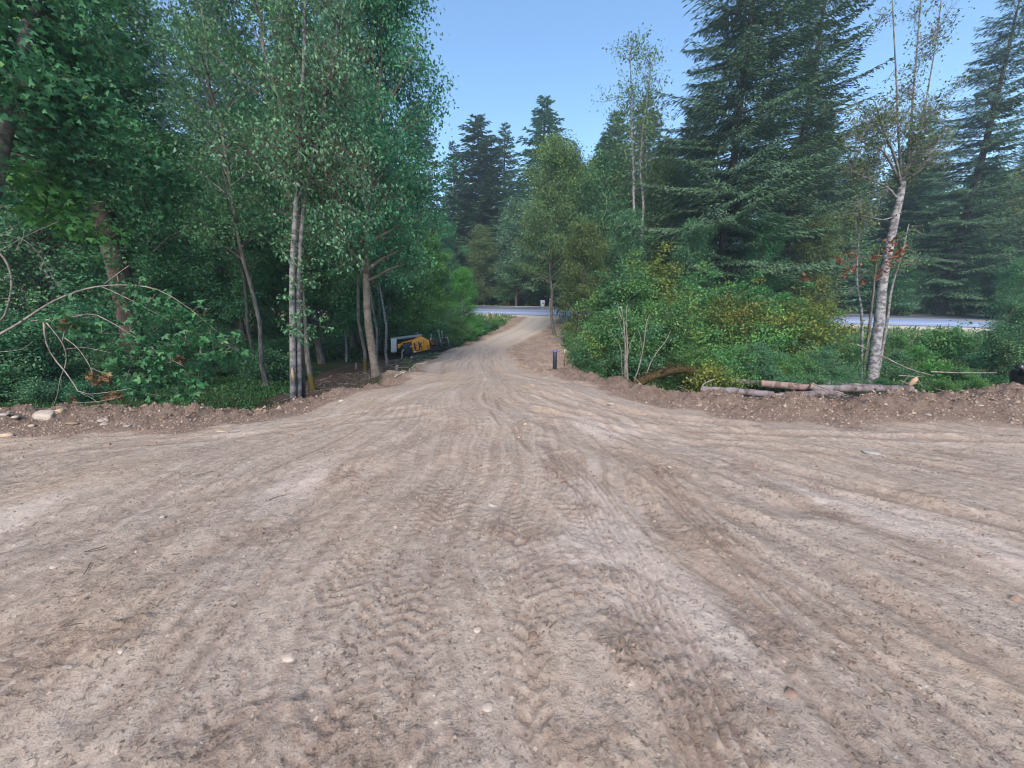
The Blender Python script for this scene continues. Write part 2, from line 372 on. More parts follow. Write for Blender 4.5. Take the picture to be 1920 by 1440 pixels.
def ground(x, y, detail=True):
    """height and surface masks of the ground at x, y (flat arrays)"""
    x = np.asarray(x, float).ravel(); y = np.asarray(y, float).ravel()
    z = base_z(x, y)
    ind = inpoly(x, y, DIRT); d, _, _ = polydist(x, y, DIRT[1:-2]); sd = np.where(ind, d, -d)
    wob = fbm(x * .9, y * .9, 3, 5) * .35
    dirt = smooth(-.25, .15, sd + wob * np.clip(y / 12, .25, 1.4))
    bm = np.zeros(len(x))
    for P, amp, wd in ((BL, .14, .42), (BR, .20, .50)):
        q, s, side = polydist(x, y, P); bm = np.maximum(bm, smooth(1.05, .55, q + .25 * fbm(x * 1.5, y * 1.5, 3, 25)))
        e = np.exp(-(q / wd) ** 2); lump = 1 + .7 * fbm(x * 1.3, y * 1.3, 3, 11)
        z += amp * e * lump; bm = np.maximum(bm, e)
        z += np.minimum(1, e * 1.6) * .075 * np.maximum(fbm(x * 4, y * 4, 5, 21, .7), -.35)
    z += -.03 * smooth(4.7, 9, y) * 0
    far = smooth(9, 30, y)
    # rough wood floor away from the dirt
    z += (1 - dirt) * (fbm(x * .5, y * .5, 4, 31) * .10 + fbm(x * 3, y * 3, 3, 33) * .03) * smooth(5, 8, y)
    soilm = smooth(-.3, .3, np.where(inpoly(x, y, SOIL), 1, -1) * polydist(x, y, SOIL + SOIL[:1])[0] + wob)
    soil2 = smooth(-.3, .3, np.where(inpoly(x, y, SOIL2), 1, -1) * polydist(x, y, SOIL2 + SOIL2[:1])[0] + wob)
    soil = np.maximum(soilm, soil2) * (1 - dirt)
    dd, ds, dside = polydist(x, y, [(a, b) for a, b, _ in DRV]); drive = np.exp(-(dd / 1.9) ** 4) * smooth(6.5, 11, y)
    wheel = np.exp(-((dd - .80 + .1 * perlin(ds * .3, ds * 0, 3)) / .26) ** 2) * smooth(7, 11, y) * (.6 + .8 * fbm(ds * .25, dd * 2, 3, 97))
    z -= wheel * .07; pale_lane = drive * smooth(8, 14, y) * dirt * smooth(2.1, 1.3, dd)
    loose = np.clip(bm * 1.0, 0, 1); streak = np.full(len(x), .5) * dirt; pale = .75 * pale_lane; track = np.zeros(len(x))
    if detail:
        th = np.arctan2(x - THR[0], THR[1] - y); r = np.hypot(x - THR[0], THR[1] - y)
        thw = th + fbm(x * .35, y * .35, 2, 41) * .05
        dsg = dside * dd; lane = drive * dirt * smooth(9, 13, y)
        dst = fbm(dsg * 5.5, ds * .22, 4, 58, .65); z += lane * dst * .018
        pad = dirt * (1 - np.clip(bm * 1.2, 0, 1)) * smooth(17, 9, y) * smooth(-12, -4, y)
        amt = .55 + .75 * smooth(-.2, .5, fbm(x * .5, y * .5, 2, 43))
        side = .55 + .45 * smooth(.1, .7, np.abs(th))
        st = fbm(thw * 22, r * .35, 4, 51, .6); st2 = fbm(thw * 75, r * .9, 3, 55, .6)
        z += pad * (st * .006 + st2 * .003 * smooth(9, 6, y)) * amt * side
        z += pad * (fbm(x * 9, y * 9, 3, 61, .6) * .0045 + np.maximum(fbm(x * 26, y * 26, 2, 65, .7), -.1) * .0045 * smooth(7, 4, y) + fbm(x * .8, y * .8, 3, 63) * .03)
        streak = dirt * .5 + lane * dst * .9 + pad * (.55 * fbm(thw * 60, r * .8, 5, 57, .72) + .6 * fbm(thw * 150, r * .6, 4, 59, .7) + .25 * st2)
        loose = np.maximum(loose, .32 * pad * smooth(.34, .85, fbm(thw * 16, r * 1.2, 5, 71, .66)) * .6)
        pale = np.maximum(pale, pad * smooth(.25, .8, fbm(thw * 7, r * .35, 4, 75, .55)))
        for kind, hw, dep, P in TRK:
            W = curve([ztrack(*p) for p in P]); lo = W.min(0) - .6; hi = W.max(0) + .6
            k = np.where((x > lo[0]) & (x < hi[0]) & (y > lo[1]) & (y < hi[1]))[0]
            if not len(k): continue
            q, s, sg = polydist(x[k], y[k], [tuple(p) for p in W]); q = q + .02 * perlin(x[k] * 3, y[k] * 3, 9)
            e = smooth(hw + .03, hw - .02, q); lat = q * sg
            fade = .45 + .55 * smooth(-.4, .35, perlin(x[k] * 1.7, y[k] * 1.7, 77)) - .35 * (kind == 'lug') * smooth(.3, -.3, perlin(x[k] * 2.6, y[k] * 2.6, 78)); L = s[-1:] if False else None
            if kind == 'lug':
                ph = (s + .5 * np.abs(lat) + .02 * perlin(x[k] * 9, y[k] * 9, 12)) / .068
                pr = smooth(0., .35, np.sin(ph * 2 * math.pi + np.where(sg > 0, math.pi, 0)))
                z[k] -= e * dep * (.08 + .55 * pr) * fade; z[k] += np.exp(-((q - hw - .03) / .03) ** 2) * dep * .35 * fade
                track[k] = np.maximum(track[k], .9 * e * pr * fade)
            elif kind in ('rib', 'arc'):
                pr = .5 + .5 * np.cos(lat / .050 * 2 * math.pi); dep = dep * (1.2 if kind == 'rib' else .5); fade = fade * (1 if kind == 'rib' else .6)
                z[k] -= e * dep * (.15 + .8 * pr) * fade; track[k] = np.maximum(track[k], e * pr * fade)
                z[k] += np.exp(-((q - hw - .02) / .02) ** 2) * dep * .6 * fade
            else:
                e = np.exp(-(q / hw) ** 2); z[k] -= e * dep * fade
                z[k] += np.exp(-((q - hw * 1.7) / (hw * .5)) ** 2) * dep * .55 * fade
                track[k] = np.maximum(track[k], e * .5 * fade)
        for (P, wr) in RUTS:
            lo = P.min(0) - .3; hi = P.max(0) + .3; k = np.where((x > lo[0]) & (x < hi[0]) & (y > lo[1]) & (y < hi[1]))[0]
            if not len(k): continue
            q, s, sg = polydist(x[k], y[k], [tuple(p) for p in P]); fade = smooth(-.25, .4, perlin(s * 1.3 + P[0, 0] * 7, s * 0 + P[0, 1], 79))
            e = np.exp(-(q / wr) ** 2) * fade; z[k] -= e * wr * .30; z[k] += np.exp(-((q - wr * 1.6) / (wr * .6)) ** 2) * wr * .14 * fade
            track[k] = np.maximum(track[k], e)
        for px, py, rr in PATCH:
            a, b = ztrack(px, py); k = np.where(np.hypot(x - a, (y - b) * 1.2) < rr * 1.7)[0]
            q = np.hypot(x[k] - a, (y[k] - b) * 1.2) + .25 * rr * fbm(x[k] * 5, y[k] * 5, 3, 81)
            e = .62 * smooth(rr * 1.15, rr * .3, q + .5 * rr * fbm(x[k] * 11, y[k] * 11, 3, 87)); z[k] += e * (.030 * np.abs(fbm(x[k] * 19, y[k] * 19, 3, 83, .8)) - .004)
            loose[k] = np.maximum(loose[k], e * .55)
    shl = dirt * smooth(1.45, 2.1, dd + .4 * fbm(x, y, 3, 98)) * smooth(6.5, 10, y); loose = np.maximum(loose, shl * (.6 + .5 * fbm(x * 1.1, y * 1.1, 4, 99, .65))); z += shl * (fbm(x * 1.6, y * 1.6, 4, 103, .65) * .09 + .05)
    grav = drive * smooth(22, 34, y) * dirt * smooth(2.1, 1.4, dd)
    verge = smooth(7, 2, np.abs(y - road_near(x)[0] + 3)) * (y > 20) * (1 - dirt)
    return z, dict(dirt=dirt, soil=soil, loose=loose, pale=pale, track=track, grav=grav, verge=verge, streak=streak, berm=bm, wheel=wheel * drive)
def gz(x, y):
    return float(ground([x], [y], False)[0][0])

def axis_x():
    xs = [0.]
    while xs[-1] < 9: xs.append(xs[-1] + .010 + .0040 * xs[-1])
    st = .046
    while xs[-1] < 420: st *= 1.075; xs.append(xs[-1] + st)
    a = np.array(xs); return np.concatenate([-a[:0:-1], a])
def axis_y():
    ys = [.85]
    while ys[-1] < 9: ys.append(ys[-1] + .0075 + .0045 * ys[-1])
    while ys[-1] < 60: ys.append(ys[-1] + .05 + .010 * (ys[-1] - 9))
    st = .6
    while ys[-1] < 700: st *= 1.1; ys.append(ys[-1] + st)
    b = [.85]; st = .02
    while b[-1] > -160: st *= 1.12; b.append(b[-1] - st)
    return np.array(b[:0:-1] + ys)
AX, AY = axis_x(), axis_y()
GXX, GYY = np.meshgrid(AX, AY); nx, ny = len(AX), len(AY)
gzv, masks = ground(GXX.ravel(), GYY.ravel())
xf, yf = GXX.ravel(), GYY.ravel()
gzv = np.where(yf > 110, gzv * 0 + np.minimum(gzv, 5), gzv)
i = (np.arange(ny - 1)[:, None] * nx + np.arange(nx - 1)[None]).ravel()
gme = mesh_np('ground', np.stack([xf, yf, gzv], 1), np.stack([i, i + 1, i + nx + 1, i + nx], 1),
              attrs={k: ('POINT', v) for k, v in masks.items()}, smooth_=True)
print('ground verts', len(xf))
m, t = newmat('ground soil'); co = objco(t)
A = {k: attr(t, k) for k in masks}
n_fine = noise(t, 90, 4, .7, co); n_mid = noise(t, 16, 5, .6, co); n_big = noise(t, 1.1, 5, .6, co); n_huge = noise(t, .35, 3, .6, co)
base = ramp(t, n_mid, [(.3, (.258, .210, .174)), (.55, (.31, .258, .214)), (.75, (.365, .31, .262))])
tanc = ramp(t, n_mid, [(.3, (.30, .215, .14)), (.7, (.43, .325, .225))])
col = mix(t, ramp(t, n_big, [(.46, (0, 0, 0)), (.68, (.4, .4, .4))]), base, tanc)
col = mix(t, math_(t, 'MULTIPLY', A['pale'], .55), col, (.47, .41, .365))
brown = ramp(t, n_fine, [(.3, (.13, .085, .062)), (.55, (.24, .165, .125)), (.75, (.36, .27, .215))])
col = mix(t, math_(t, 'MULTIPLY', ramp(t, A['streak'], [(.05, (1, 1, 1)), (.40, (0, 0, 0))]), .30), col, (.175, .125, .098))
col = mix(t, math_(t, 'MULTIPLY', ramp(t, A['streak'], [(.65, (0, 0, 0)), (1., (1, 1, 1))]), .22), col, (.47, .40, .34))
col = mix(t, math_(t, 'MULTIPLY', A['loose'], .62), col, brown)
col = mix(t, math_(t, 'MULTIPLY', ramp(t, A['berm'], [(.12, (0, 0, 0)), (.5, (1, 1, 1))]), .5), col, ramp(t, noise(t, 45, 5, .75, co), [(.35, (.10, .068, .054)), (.55, (.20, .145, .118)), (.7, (.33, .26, .22))]))
col = mix(t, math_(t, 'MULTIPLY', A['track'], .55), col, (.175, .125, .098))  # brown prints; relief shading that soft light lacks is put into this colour
gravel = ramp(t, n_fine, [(.3, (.31, .275, .235)), (.6, (.47, .43, .375)), (.8, (.55, .51, .46))])
col = mix(t, A['grav'], col, gravel)
col = mix(t, math_(t, 'MULTIPLY', A['wheel'], .45), col, (.26, .21, .16))
soil = ramp(t, n_fine, [(.35, (.035, .024, .020)), (.55, (.075, .052, .042)), (.72, (.17, .13, .11))])
floor_ = ramp(t, n_mid, [(.3, (.022, .028, .014)), (.6, (.045, .06, .025)), (.8, (.08, .07, .04))])
floor_ = mix(t, A['verge'], floor_, ramp(t, n_mid, [(.3, (.12, .14, .06)), (.7, (.28, .27, .16))]))
wood = mix(t, A['soil'], floor_, soil)
# specks: little pale stones and dark crumbs on the dirt
vo = N(t, 'ShaderNodeTexVoronoi'); vo.inputs['Scale'].default_value = 34; t.links.new(co, vo.inputs['Vector'])
sep = N(t, 'ShaderNodeSeparateColor'); t.links.new(vo.outputs['Color'], sep.inputs[0])
spk = math_(t, 'MULTIPLY', math_(t, 'LESS_THAN', vo.outputs['Distance'], .26), math_(t, 'GREATER_THAN', sep.outputs[0], .86))
spd = math_(t, 'MULTIPLY', math_(t, 'LESS_THAN', vo.outputs['Distance'], .22), math_(t, 'LESS_THAN', sep.outputs[0], .13))
col = mix(t, math_(t, 'MULTIPLY', spk, .6), col, (.47, .42, .36))
col = mix(t, math_(t, 'MULTIPLY', spd, .6), col, (.11, .075, .055))
fleck = math_(t, 'MULTIPLY', ramp(t, noise(t, 40, 6, .82, co, 0), [(.57, (0, 0, 0)), (.68, (1, 1, 1))]), ramp(t, noise(t, 1.9, 4, .65, co), [(.40, (.12, .12, .12)), (.60, (1, 1, 1))]))
fleck2 = ramp(t, noise(t, 120, 3, .7, co), [(.62, (0, 0, 0)), (.70, (1, 1, 1))])
grit = ramp(t, noise(t, 9, 6, .8, co), [(.52, (0, 0, 0)), (.60, (1, 1, 1))])
col = mix(t, math_(t, 'MULTIPLY', math_(t, 'MULTIPLY', grit, A['loose']), .5), col, (.12, .085, .068))
col = mix(t, math_(t, 'MULTIPLY', fleck, .42), col, (.135, .098, .078))
col = mix(t, math_(t, 'MULTIPLY', fleck2, .40), col, (.14, .105, .085))
col = mix(t, math_(t, 'MULTIPLY', ramp(t, noise(t, 75, 4, .7, co), [(.60, (0, 0, 0)), (.72, (1, 1, 1))]), .35), col, (.52, .47, .42))
fin = mix(t, A['dirt'], wood, col)
hgt = math_(t, 'ADD', math_(t, 'MULTIPLY', n_fine, .35), math_(t, 'MULTIPLY', n_mid, .9))
hgt = math_(t, 'ADD', hgt, math_(t, 'MULTIPLY', spk, .5))
hgt = math_(t, 'SUBTRACT', hgt, math_(t, 'MULTIPLY', fleck, .5))
hgt = math_(t, 'ADD', hgt, math_(t, 'MULTIPLY', math_(t, 'MULTIPLY', noise(t, 38, 5, .75, co), A['loose']), 2.2))
finish(t, fin, .95, hgt, 1.0, .02, .12)
tag(link('ground', gme, m), kind='structure')

# ------------------------------------------------------------------ highway
def strip(name, off0, off1, mat, lift, xs=None, thick=0):
    xs = np.linspace(-130, 130, 131) if xs is None else xs
    V = []
    for x in xs:
        y0, z0 = road_near(x); y1, z1 = road_far(x)
        for o in (off0, off1):
            f = o / (RW * 1.06); V.append((x, y0 + o, z0 + (z1 - z0) * f + lift))
    n = len(xs); Q = [(2 * k, 2 * k + 2, 2 * k + 3, 2 * k + 1) for k in range(n - 1)]
    if thick:
        V = V + [(a, b, c - thick) for a, b, c in V]
        Q += [(2 * n + 2 * k, 2 * n + 2 * k + 2, 2 * k + 2, 2 * k) for k in range(n - 1)]
        Q += [(2 * k + 1, 2 * k + 3, 2 * n + 2 * k + 3, 2 * n + 2 * k + 1) for k in range(n - 1)]
    return link(name, mesh_np(name, V, Q), mat)
m, t = newmat('asphalt'); co = objco(t)
mp = N(t, 'ShaderNodeMapping'); t.links.new(co, mp.inputs[0]); mp.inputs['Rotation'].default_value = (0, 0, R(20)); mp.inputs['Scale'].default_value = (.04, 1.1, 1)
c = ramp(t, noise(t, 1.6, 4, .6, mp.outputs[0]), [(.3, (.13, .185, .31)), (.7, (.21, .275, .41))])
finish(t, c, .45, noise(t, 60, 3, .6, co), .2, .01, .5); M['asphalt'] = m
m, t = newmat('road shoulder gravel'); co = objco(t)
finish(t, ramp(t, noise(t, 30, 4, .7, co), [(.3, (.22, .21, .19)), (.7, (.40, .385, .35))]), .95, noise(t, 60, 3), .5); M['shoulder'] = m
tag(strip('gravel_shoulder', -1.6, .0, M['shoulder'], -.03, thick=.5), kind='structure')
tag(strip('far_shoulder', RW * 1.06, RW * 1.06 + 1.6, M['shoulder'], -.03, thick=.4), kind='structure')
hw = tag(strip('highway', 0, RW * 1.06, M['asphalt'], 0, thick=.6), kind='structure')
for o0, o1, mm in ((1.6, 1.76, 'line_white'), (RW * 1.06 - 1.7, RW * 1.06 - 1.54, 'line_white'), (5.15, 5.3, 'line_yellow'), (5.5, 5.65, 'line_yellow')):
    q = strip('lane_marking', o0, o1, M[mm], .006); q.parent = hw

# ------------------------------------------------------------------ vegetation builders
def rdir(rng, n, zb=0.):
    d = rng.normal(size=(n, 3)); d[:, 2] += zb; return d / (np.linalg.norm(d, axis=1)[:, None] + 1e-9)
class Leaves:
    def __init__(s): s.V = []; s.T = []; s.k = 0
    def add(s, rng, P, L, W=.55, droop=-.3, flat=.9, palm=False, tmin=0., tmax=1., dirs=None, dw=0., tb=None):
        """one folded leaf (or a five-lobed one) at every point of P"""
        P = np.asarray(P, float); n = len(P)
        if n == 0: return
        d = rdir(rng, n, droop)
        if dirs is not None: d = d * (1 - dw) + dirs * dw; d /= np.linalg.norm(d, axis=1)[:, None]
        nn = rdir(rng, n) + np.array([0, 0, flat]); nn -= d * (nn * d).sum(1)[:, None]
        nn /= np.linalg.norm(nn, axis=1)[:, None] + 1e-9; sd = np.cross(nn, d)
        ln = np.broadcast_to(np.asarray(L, float), (n,))[:, None] * rng.uniform(.65, 1.25, n)[:, None]; tint = np.clip(rng.beta(2, 2.4, n) * (tmax - tmin) + tmin, 0, 1) if tb is None else np.clip(tb + rng.normal(size=n) * .12, 0, 1)
        lobes = [(0, 1., 1.)] if not palm else [(-62, .78, .8), (0, 1., .9), (62, .78, .8)]
        for a, f, wf in lobes:
            ca, sa = math.cos(R(a)), math.sin(R(a)); dd = d * ca + sd * sa; s2 = sd * ca - d * sa
            wv = s2 * ln * W * wf * .5
            v = np.stack([P, P + dd * ln * f * .5 + wv + nn * ln * .10, P + dd * ln * f - nn * ln * .08, P + dd * ln * f * .5 - wv + nn * ln * .10], 1)
            s.V.append(v.reshape(-1, 3)); s.T.append(tint)
    def mesh(s, name):
        V = np.vstack(s.V); T = np.concatenate(s.T); n = len(V) // 4
        return mesh_np(name, V, np.arange(n * 4).reshape(-1, 4), attrs={'tint': ('FACE', T)})
def wander(rng, a, b, n=6, amp=.08, sag=0.):
    a = np.asarray(a, float); b = np.asarray(b, float); u = np.linspace(0, 1, n)[:, None]
    l = np.linalg.norm(b - a); P = a + (b - a) * u
    w = rng.normal(size=(n, 3)) * amp * l * .35; w = np.cumsum(w, 0) * .5; w -= w[0]; w -= u * w[-1]
    P = P + w; P[:, 2] += (sag * l * 4 * u * (1 - u))[:, 0]; return P
def lerp_at(P, f):
    f = f * (len(P) - 1); i = min(int(f), len(P) - 2); return P[i] + (P[i + 1] - P[i]) * (f - i)

def broadleaf(seed, H, Rc, cb=.3, leaf=.09, nleaf=24000, nlimb=26, r0=.14, palm=False, top=.35, lean=0., clump=.34, W=.6, up=.45, shape='round', k=7, twigs=True, trunkpath=None, dens=1., flare=True):
    """a trunk with limbs and sub-branches (one mesh) and its leaves (another)"""
    rng = np.random.default_rng(seed); T = MB(); LV = Leaves()
    if trunkpath is None:
        tp = wander(rng, (0, 0, -.3), (lean * H, rng.normal() * .02 * H, H * .97), 12, .05)
    else: tp = np.asarray(trunkpath, float)
    u = np.linspace(0, 1, len(tp)); rad = r0 * (1 - u) ** .8 + .012
    if flare: rad[0] *= 1.25
    T.tube(tp, rad, k, False)
    cent = []; wts = []
    for i in range(nlimb):
        f = cb + (1 - cb) * ((i + rng.uniform(.1, .9)) / nlimb) ** .9; q = (f - cb) / (1 - cb)
        if shape == 'round': pr = math.sqrt(max(.02, 1 - ((q - .38) / .66) ** 2))
        elif shape == 'cone': pr = (1 - q) ** .75 * .95 + .06
        else: pr = .55 + .45 * math.sin(q * 3.1)
        a = i * 2.4 + rng.uniform(-.5, .5); l = Rc * pr * rng.uniform(.75, 1.15); o = lerp_at(tp, f)
        e = up + q * .7 + rng.normal() * .12
        tip = o + np.array([math.cos(a) * math.cos(e), math.sin(a) * math.cos(e), math.sin(e)]) * l
        lp = wander(rng, o, tip, 6, .16, .04); rr = max(.012, r0 * (1 - f) ** .8 * .55 + .006 * l)
        T.tube(lp, np.linspace(rr, .006, 6), 4, False)
        for j in range(5 + int(l * 1.6)):
            g0 = rng.uniform(.25, 1.); b = lerp_at(lp, g0); dl = l * .42 * (1.15 - g0 * .6) * rng.uniform(.6, 1.2)
            dv = rdir(rng, 1, .25)[0] * .8 + (tip - o) / (l + 1e-9) * .6; dv /= np.linalg.norm(dv)
            e2 = b + dv * dl
            if twigs: T.tube(wander(rng, b, e2, 4, .18), np.linspace(max(.005, rr * .3), .003, 4), 3, False)
            for g1 in (.35, .7, 1.): cent.append(b + (e2 - b) * g1); wts.append(.5 + g1)
    cent = np.array(cent); wts = np.array(wts) * rng.uniform(.2, 1.6, len(wts)); wts /= wts.sum()
    idx = rng.choice(len(cent), int(nleaf * dens), p=wts)
    P = cent[idx] + rng.normal(size=(len(idx), 3)) * np.array([clump, clump, clump * .6]) * rng.uniform(.5, 1., (len(cent), 1))[idx]
    tcl = rng.beta(2, 2.4, len(cent)); tb = .6 * tcl[idx] + .2; kk = P[:, 2] > .15
    LV.add(rng, P[kk], leaf, W, -.5, 1.0, palm, tb=tb[kk])
    return T.mesh('trunk', True), LV.mesh('crown')

def conifer(seed, H, Rc, cb=.08, dz=.62, nb=6, spray=.34, k=7, r0=None, ragged=.25, step=.26, droop=.28, W=.24, pw=.78):
    rng = np.random.default_rng(seed); T = MB(); LV = Leaves(); r0 = r0 or H * .014
    tp = wander(rng, (0, 0, -.3), (0, 0, H), 10, .012); u = np.linspace(0, 1, 10)
    T.tube(tp, r0 * (1 - u) ** .85 + .012, k, False)
    z = H * cb; P = []; Dv = []; Sz = []
    while z < H * .985:
        f = z / H; q = (f - cb) / (1 - cb); base = Rc * ((1 - q) ** pw) * (1 if q > .12 else .75 + q * 2) + .12
        a0 = rng.uniform(0, 6.28)
        for b in range(nb if rng.random() > .1 else nb - 2):
            a = a0 + b * 2 * math.pi / nb + rng.normal() * .25
            l = base * rng.uniform(1 - ragged, 1 + ragged * .6); zz = z + rng.uniform(-.4, .4) * dz
            ns = max(4, int(l / step)); s = np.linspace(0, 1, ns + 1)[1:]
            e = .35 * q - .02 + rng.normal() * .08
            out = np.array([math.cos(a), math.sin(a), 0]); side = np.array([-math.sin(a), math.cos(a), 0])
            hz = s * l * math.sin(e) - droop * l * (1 - q * .8) * (s ** 1.6) * .55 + .10 * l * s ** 4
            ax = lerp_at(tp, f * 1.0) * np.array([1, 1, 0]) + np.array([0, 0, zz]) + out * (s * l * math.cos(e))[:, None] + np.array([0, 0, 1.]) * hz[:, None]
            if l > .9: T.tube(np.vstack([lerp_at(tp, f) * np.array([1, 1, 0]) + np.array([0, 0, zz]), ax[::2], ax[-1:]]), np.linspace(max(.012, l * .012), .004, len(ax[::2]) + 2), 3, False)
            for sg in (-1, 1):
                ll = (.42 * l * (1 - s * .85) + .12) * np.clip(s * 4, .3, 1) * rng.uniform(.6, 1.2, len(s))
                ldir = out * .62 + side * sg * .78
                nsp = np.maximum(1, (ll / (spray * .55)).astype(int))
                for m_ in range(int(nsp.max())):
                    k_ = nsp > m_
                    pos = ax[k_] + ldir * (m_ * spray * .55) + np.array([0, 0, -1.]) * ((m_ * spray * .55) ** 1.3 * droop * .8)[..., None] if False else ax[k_] + ldir * (m_ * spray * .55) - np.array([0, 0, (m_ * spray * .55) ** 1.3 * droop * .8])
                    P.append(pos); Dv.append(np.repeat((ldir + out * .2 - np.array([0, 0, droop]))[None], len(pos), 0))
                    P.append(pos); Dv.append(np.repeat((ldir * .3 + out * .9 - np.array([0, 0, droop * 1.2]))[None], len(pos), 0))
            P.append(ax); Dv.append(np.repeat((out - np.array([0, 0, .1]))[None], len(ax), 0)); cnt = sum(map(len, P)) - sum(map(len, Sz)); Sz.append(np.full(cnt, min(1., .30 + l * .45)))
        z += dz * rng.uniform(.75, 1.2) * (1.1 - .35 * q)
    P = np.vstack(P) + rng.normal(size=(sum(map(len, P)), 3)) * .04; Dv = np.vstack(Dv)
    Dv /= np.linalg.norm(Dv, axis=1)[:, None]
    LV.add(rng, P, spray * np.concatenate(Sz), W, -.1, 1.4, dirs=Dv, dw=.78)
    # fine points at the very top
    return T.mesh('trunk', True), LV.mesh('crown')

def shrub(seed, H, Rc, leaf=.07, nleaf=9000, nstem=14, palm=False, W=.65, r=.02, shell=.6, clump=.20):
    rng = np.random.default_rng(seed); T = MB(); LV = Leaves(); cent = []; wt = []
    for i in range(nstem):
        a = rng.uniform(0, 6.28); q = rng.uniform(.15, 1); b = np.array([rng.normal() * .12 * Rc, rng.normal() * .12 * Rc, -.15])
        tip = np.array([math.cos(a) * Rc * q, math.sin(a) * Rc * q, H * math.sqrt(max(.12, 1 - (q * .9) ** 2)) * rng.uniform(.55, 1.22)])
        P = wander(rng, b, tip, 7, .14, .10); T.tube(P, np.linspace(r * rng.uniform(.5, 1), .004, 7), 4, False)
        for j in range(9):
            g0 = rng.uniform(.28, 1); c = lerp_at(P, g0); dv = rdir(rng, 1, .15)[0] * Rc * .38 * rng.uniform(.5, 1.2)
            T.tube(wander(rng, c, c + dv, 3, .15), [.006, .004, .003], 3, False)
            for g1 in (.3, .65, 1.): cent.append(c + dv * g1); wt.append(.4 + g1)
    cent = np.array(cent); cent[:, 2] = np.maximum(cent[:, 2], .12); wt = np.array(wt) * rng.uniform(.1, 1.6, len(wt)) ** 1.5; wt /= wt.sum()
    ci = rng.choice(len(cent), nleaf, p=wt); tcl = np.repeat(rng.beta(2, 2.6, (len(cent) + 2) // 3), 3)[:len(cent)]
    tcl = .45 * tcl + .55 * np.repeat(rng.beta(1.6, 2.2, (len(cent) + 26) // 27), 27)[:len(cent)]
    P = cent[ci] + rng.normal(size=(nleaf, 3)) * np.array([clump, clump, clump * .55])
    P[:, 2] = np.abs(P[:, 2]); LV.add(rng, P, leaf, W, -.25, 1.3, palm, tb=tcl[ci])
    return T.mesh('stems', True), LV.mesh('foliage')

def xpos(px, py, Y): return C(px, py, Y)[0]
def plant(name, meshes, px, py, Y, label, cat, group=None, bark='bark_grey', leafm='alder', scale=1., rz=None, parts=('trunk', 'crown'), zoff=0., sz=None):
    """a root Empty at the foot, trunk and crown under it; px, py is a photo pixel its upright axis passes through"""
    tm, cm = meshes; x = xpos(px, py, Y)
    root = empty(name, (x, Y, gz(x, Y) + zoff), random.uniform(0, 6.28) if rz is None else rz)
    root.scale = (scale, scale, scale if sz is None else sz)
    for nm, me, mat in ((parts[0], tm, bark), (parts[1], cm, leafm)):
        o = bpy.data.objects.new(nm, me)
        if not me.materials: me.materials.append(M[mat])
        sc.collection.objects.link(o); o.parent = root
        o.material_slots[0].link = 'OBJECT'; o.material_slots[0].material = M[mat]
    return tag(root, label, cat, group)
random.seed(11)
import time; T0 = time.time()
# prototypes (mesh data shared by the copies)
P_big = [broadleaf(s, 13, 4.3, .10, .10, 52000, 44, .20, palm=True, shape='col', clump=.42) for s in (1, 2)]
P_ald = [broadleaf(s, 12.5, 2.7, .22, .10, 30000, 34, .13, clump=.34) for s in (3, 4)]
P_slim = [broadleaf(s, 13, 2.3, .34, .09, 13000, 28, .07, clump=.28, shape='col') for s in (5, 6)]
P_mid = [broadleaf(s, 11, 3.1, .08, .15, 24000, 36, .13, clump=.42, twigs=False, shape='round') for s in (7, 8, 9)]
P_far = [broadleaf(s, 15, 4.3, .05, .24, 20000, 40, .18, clump=.6, twigs=False, shape='round') for s in (10, 11)]
P_conf = [conifer(s, 32, Rr, .06, .80, 8, .62, 5, step=.42, W=.34, ragged=.35, droop=.22) for s, Rr in ((20, 5.6), (21, 4.7), (22, 5.2))]
P_fir = [conifer(30, 25, 5.4, .10, .58, 8, .27, 8, r0=.30, step=.19, droop=.30, ragged=.65, W=.26, pw=.6), conifer(31, 25, 4.6, .06, .58, 8, .28, 7, step=.20, droop=.26, ragged=.6, W=.26, pw=.62)]
P_open = broadleaf(80, 12.5, 3.3, .30, .13, 30000, 38, .11, clump=.42, shape='round', twigs=True)
P_shr = [shrub(s, 2.4, 1.6, .075, 12000, 24, clump=.14) for s in (40, 41)]
P_vine = [shrub(s, 4.6, 2.3, .085, 19000, 28, palm=True, r=.03, clump=.19) for s in (42, 43)]
P_low = [shrub(s, 1.0, .9, .07, 4500, 14, r=.008, clump=.12) for s in (44, 45)]
P_fern = [shrub(46, .9, 1.1, .16, 3000, 22, W=.3, r=.008, clump=.1)]
print('protos', time.time() - T0)

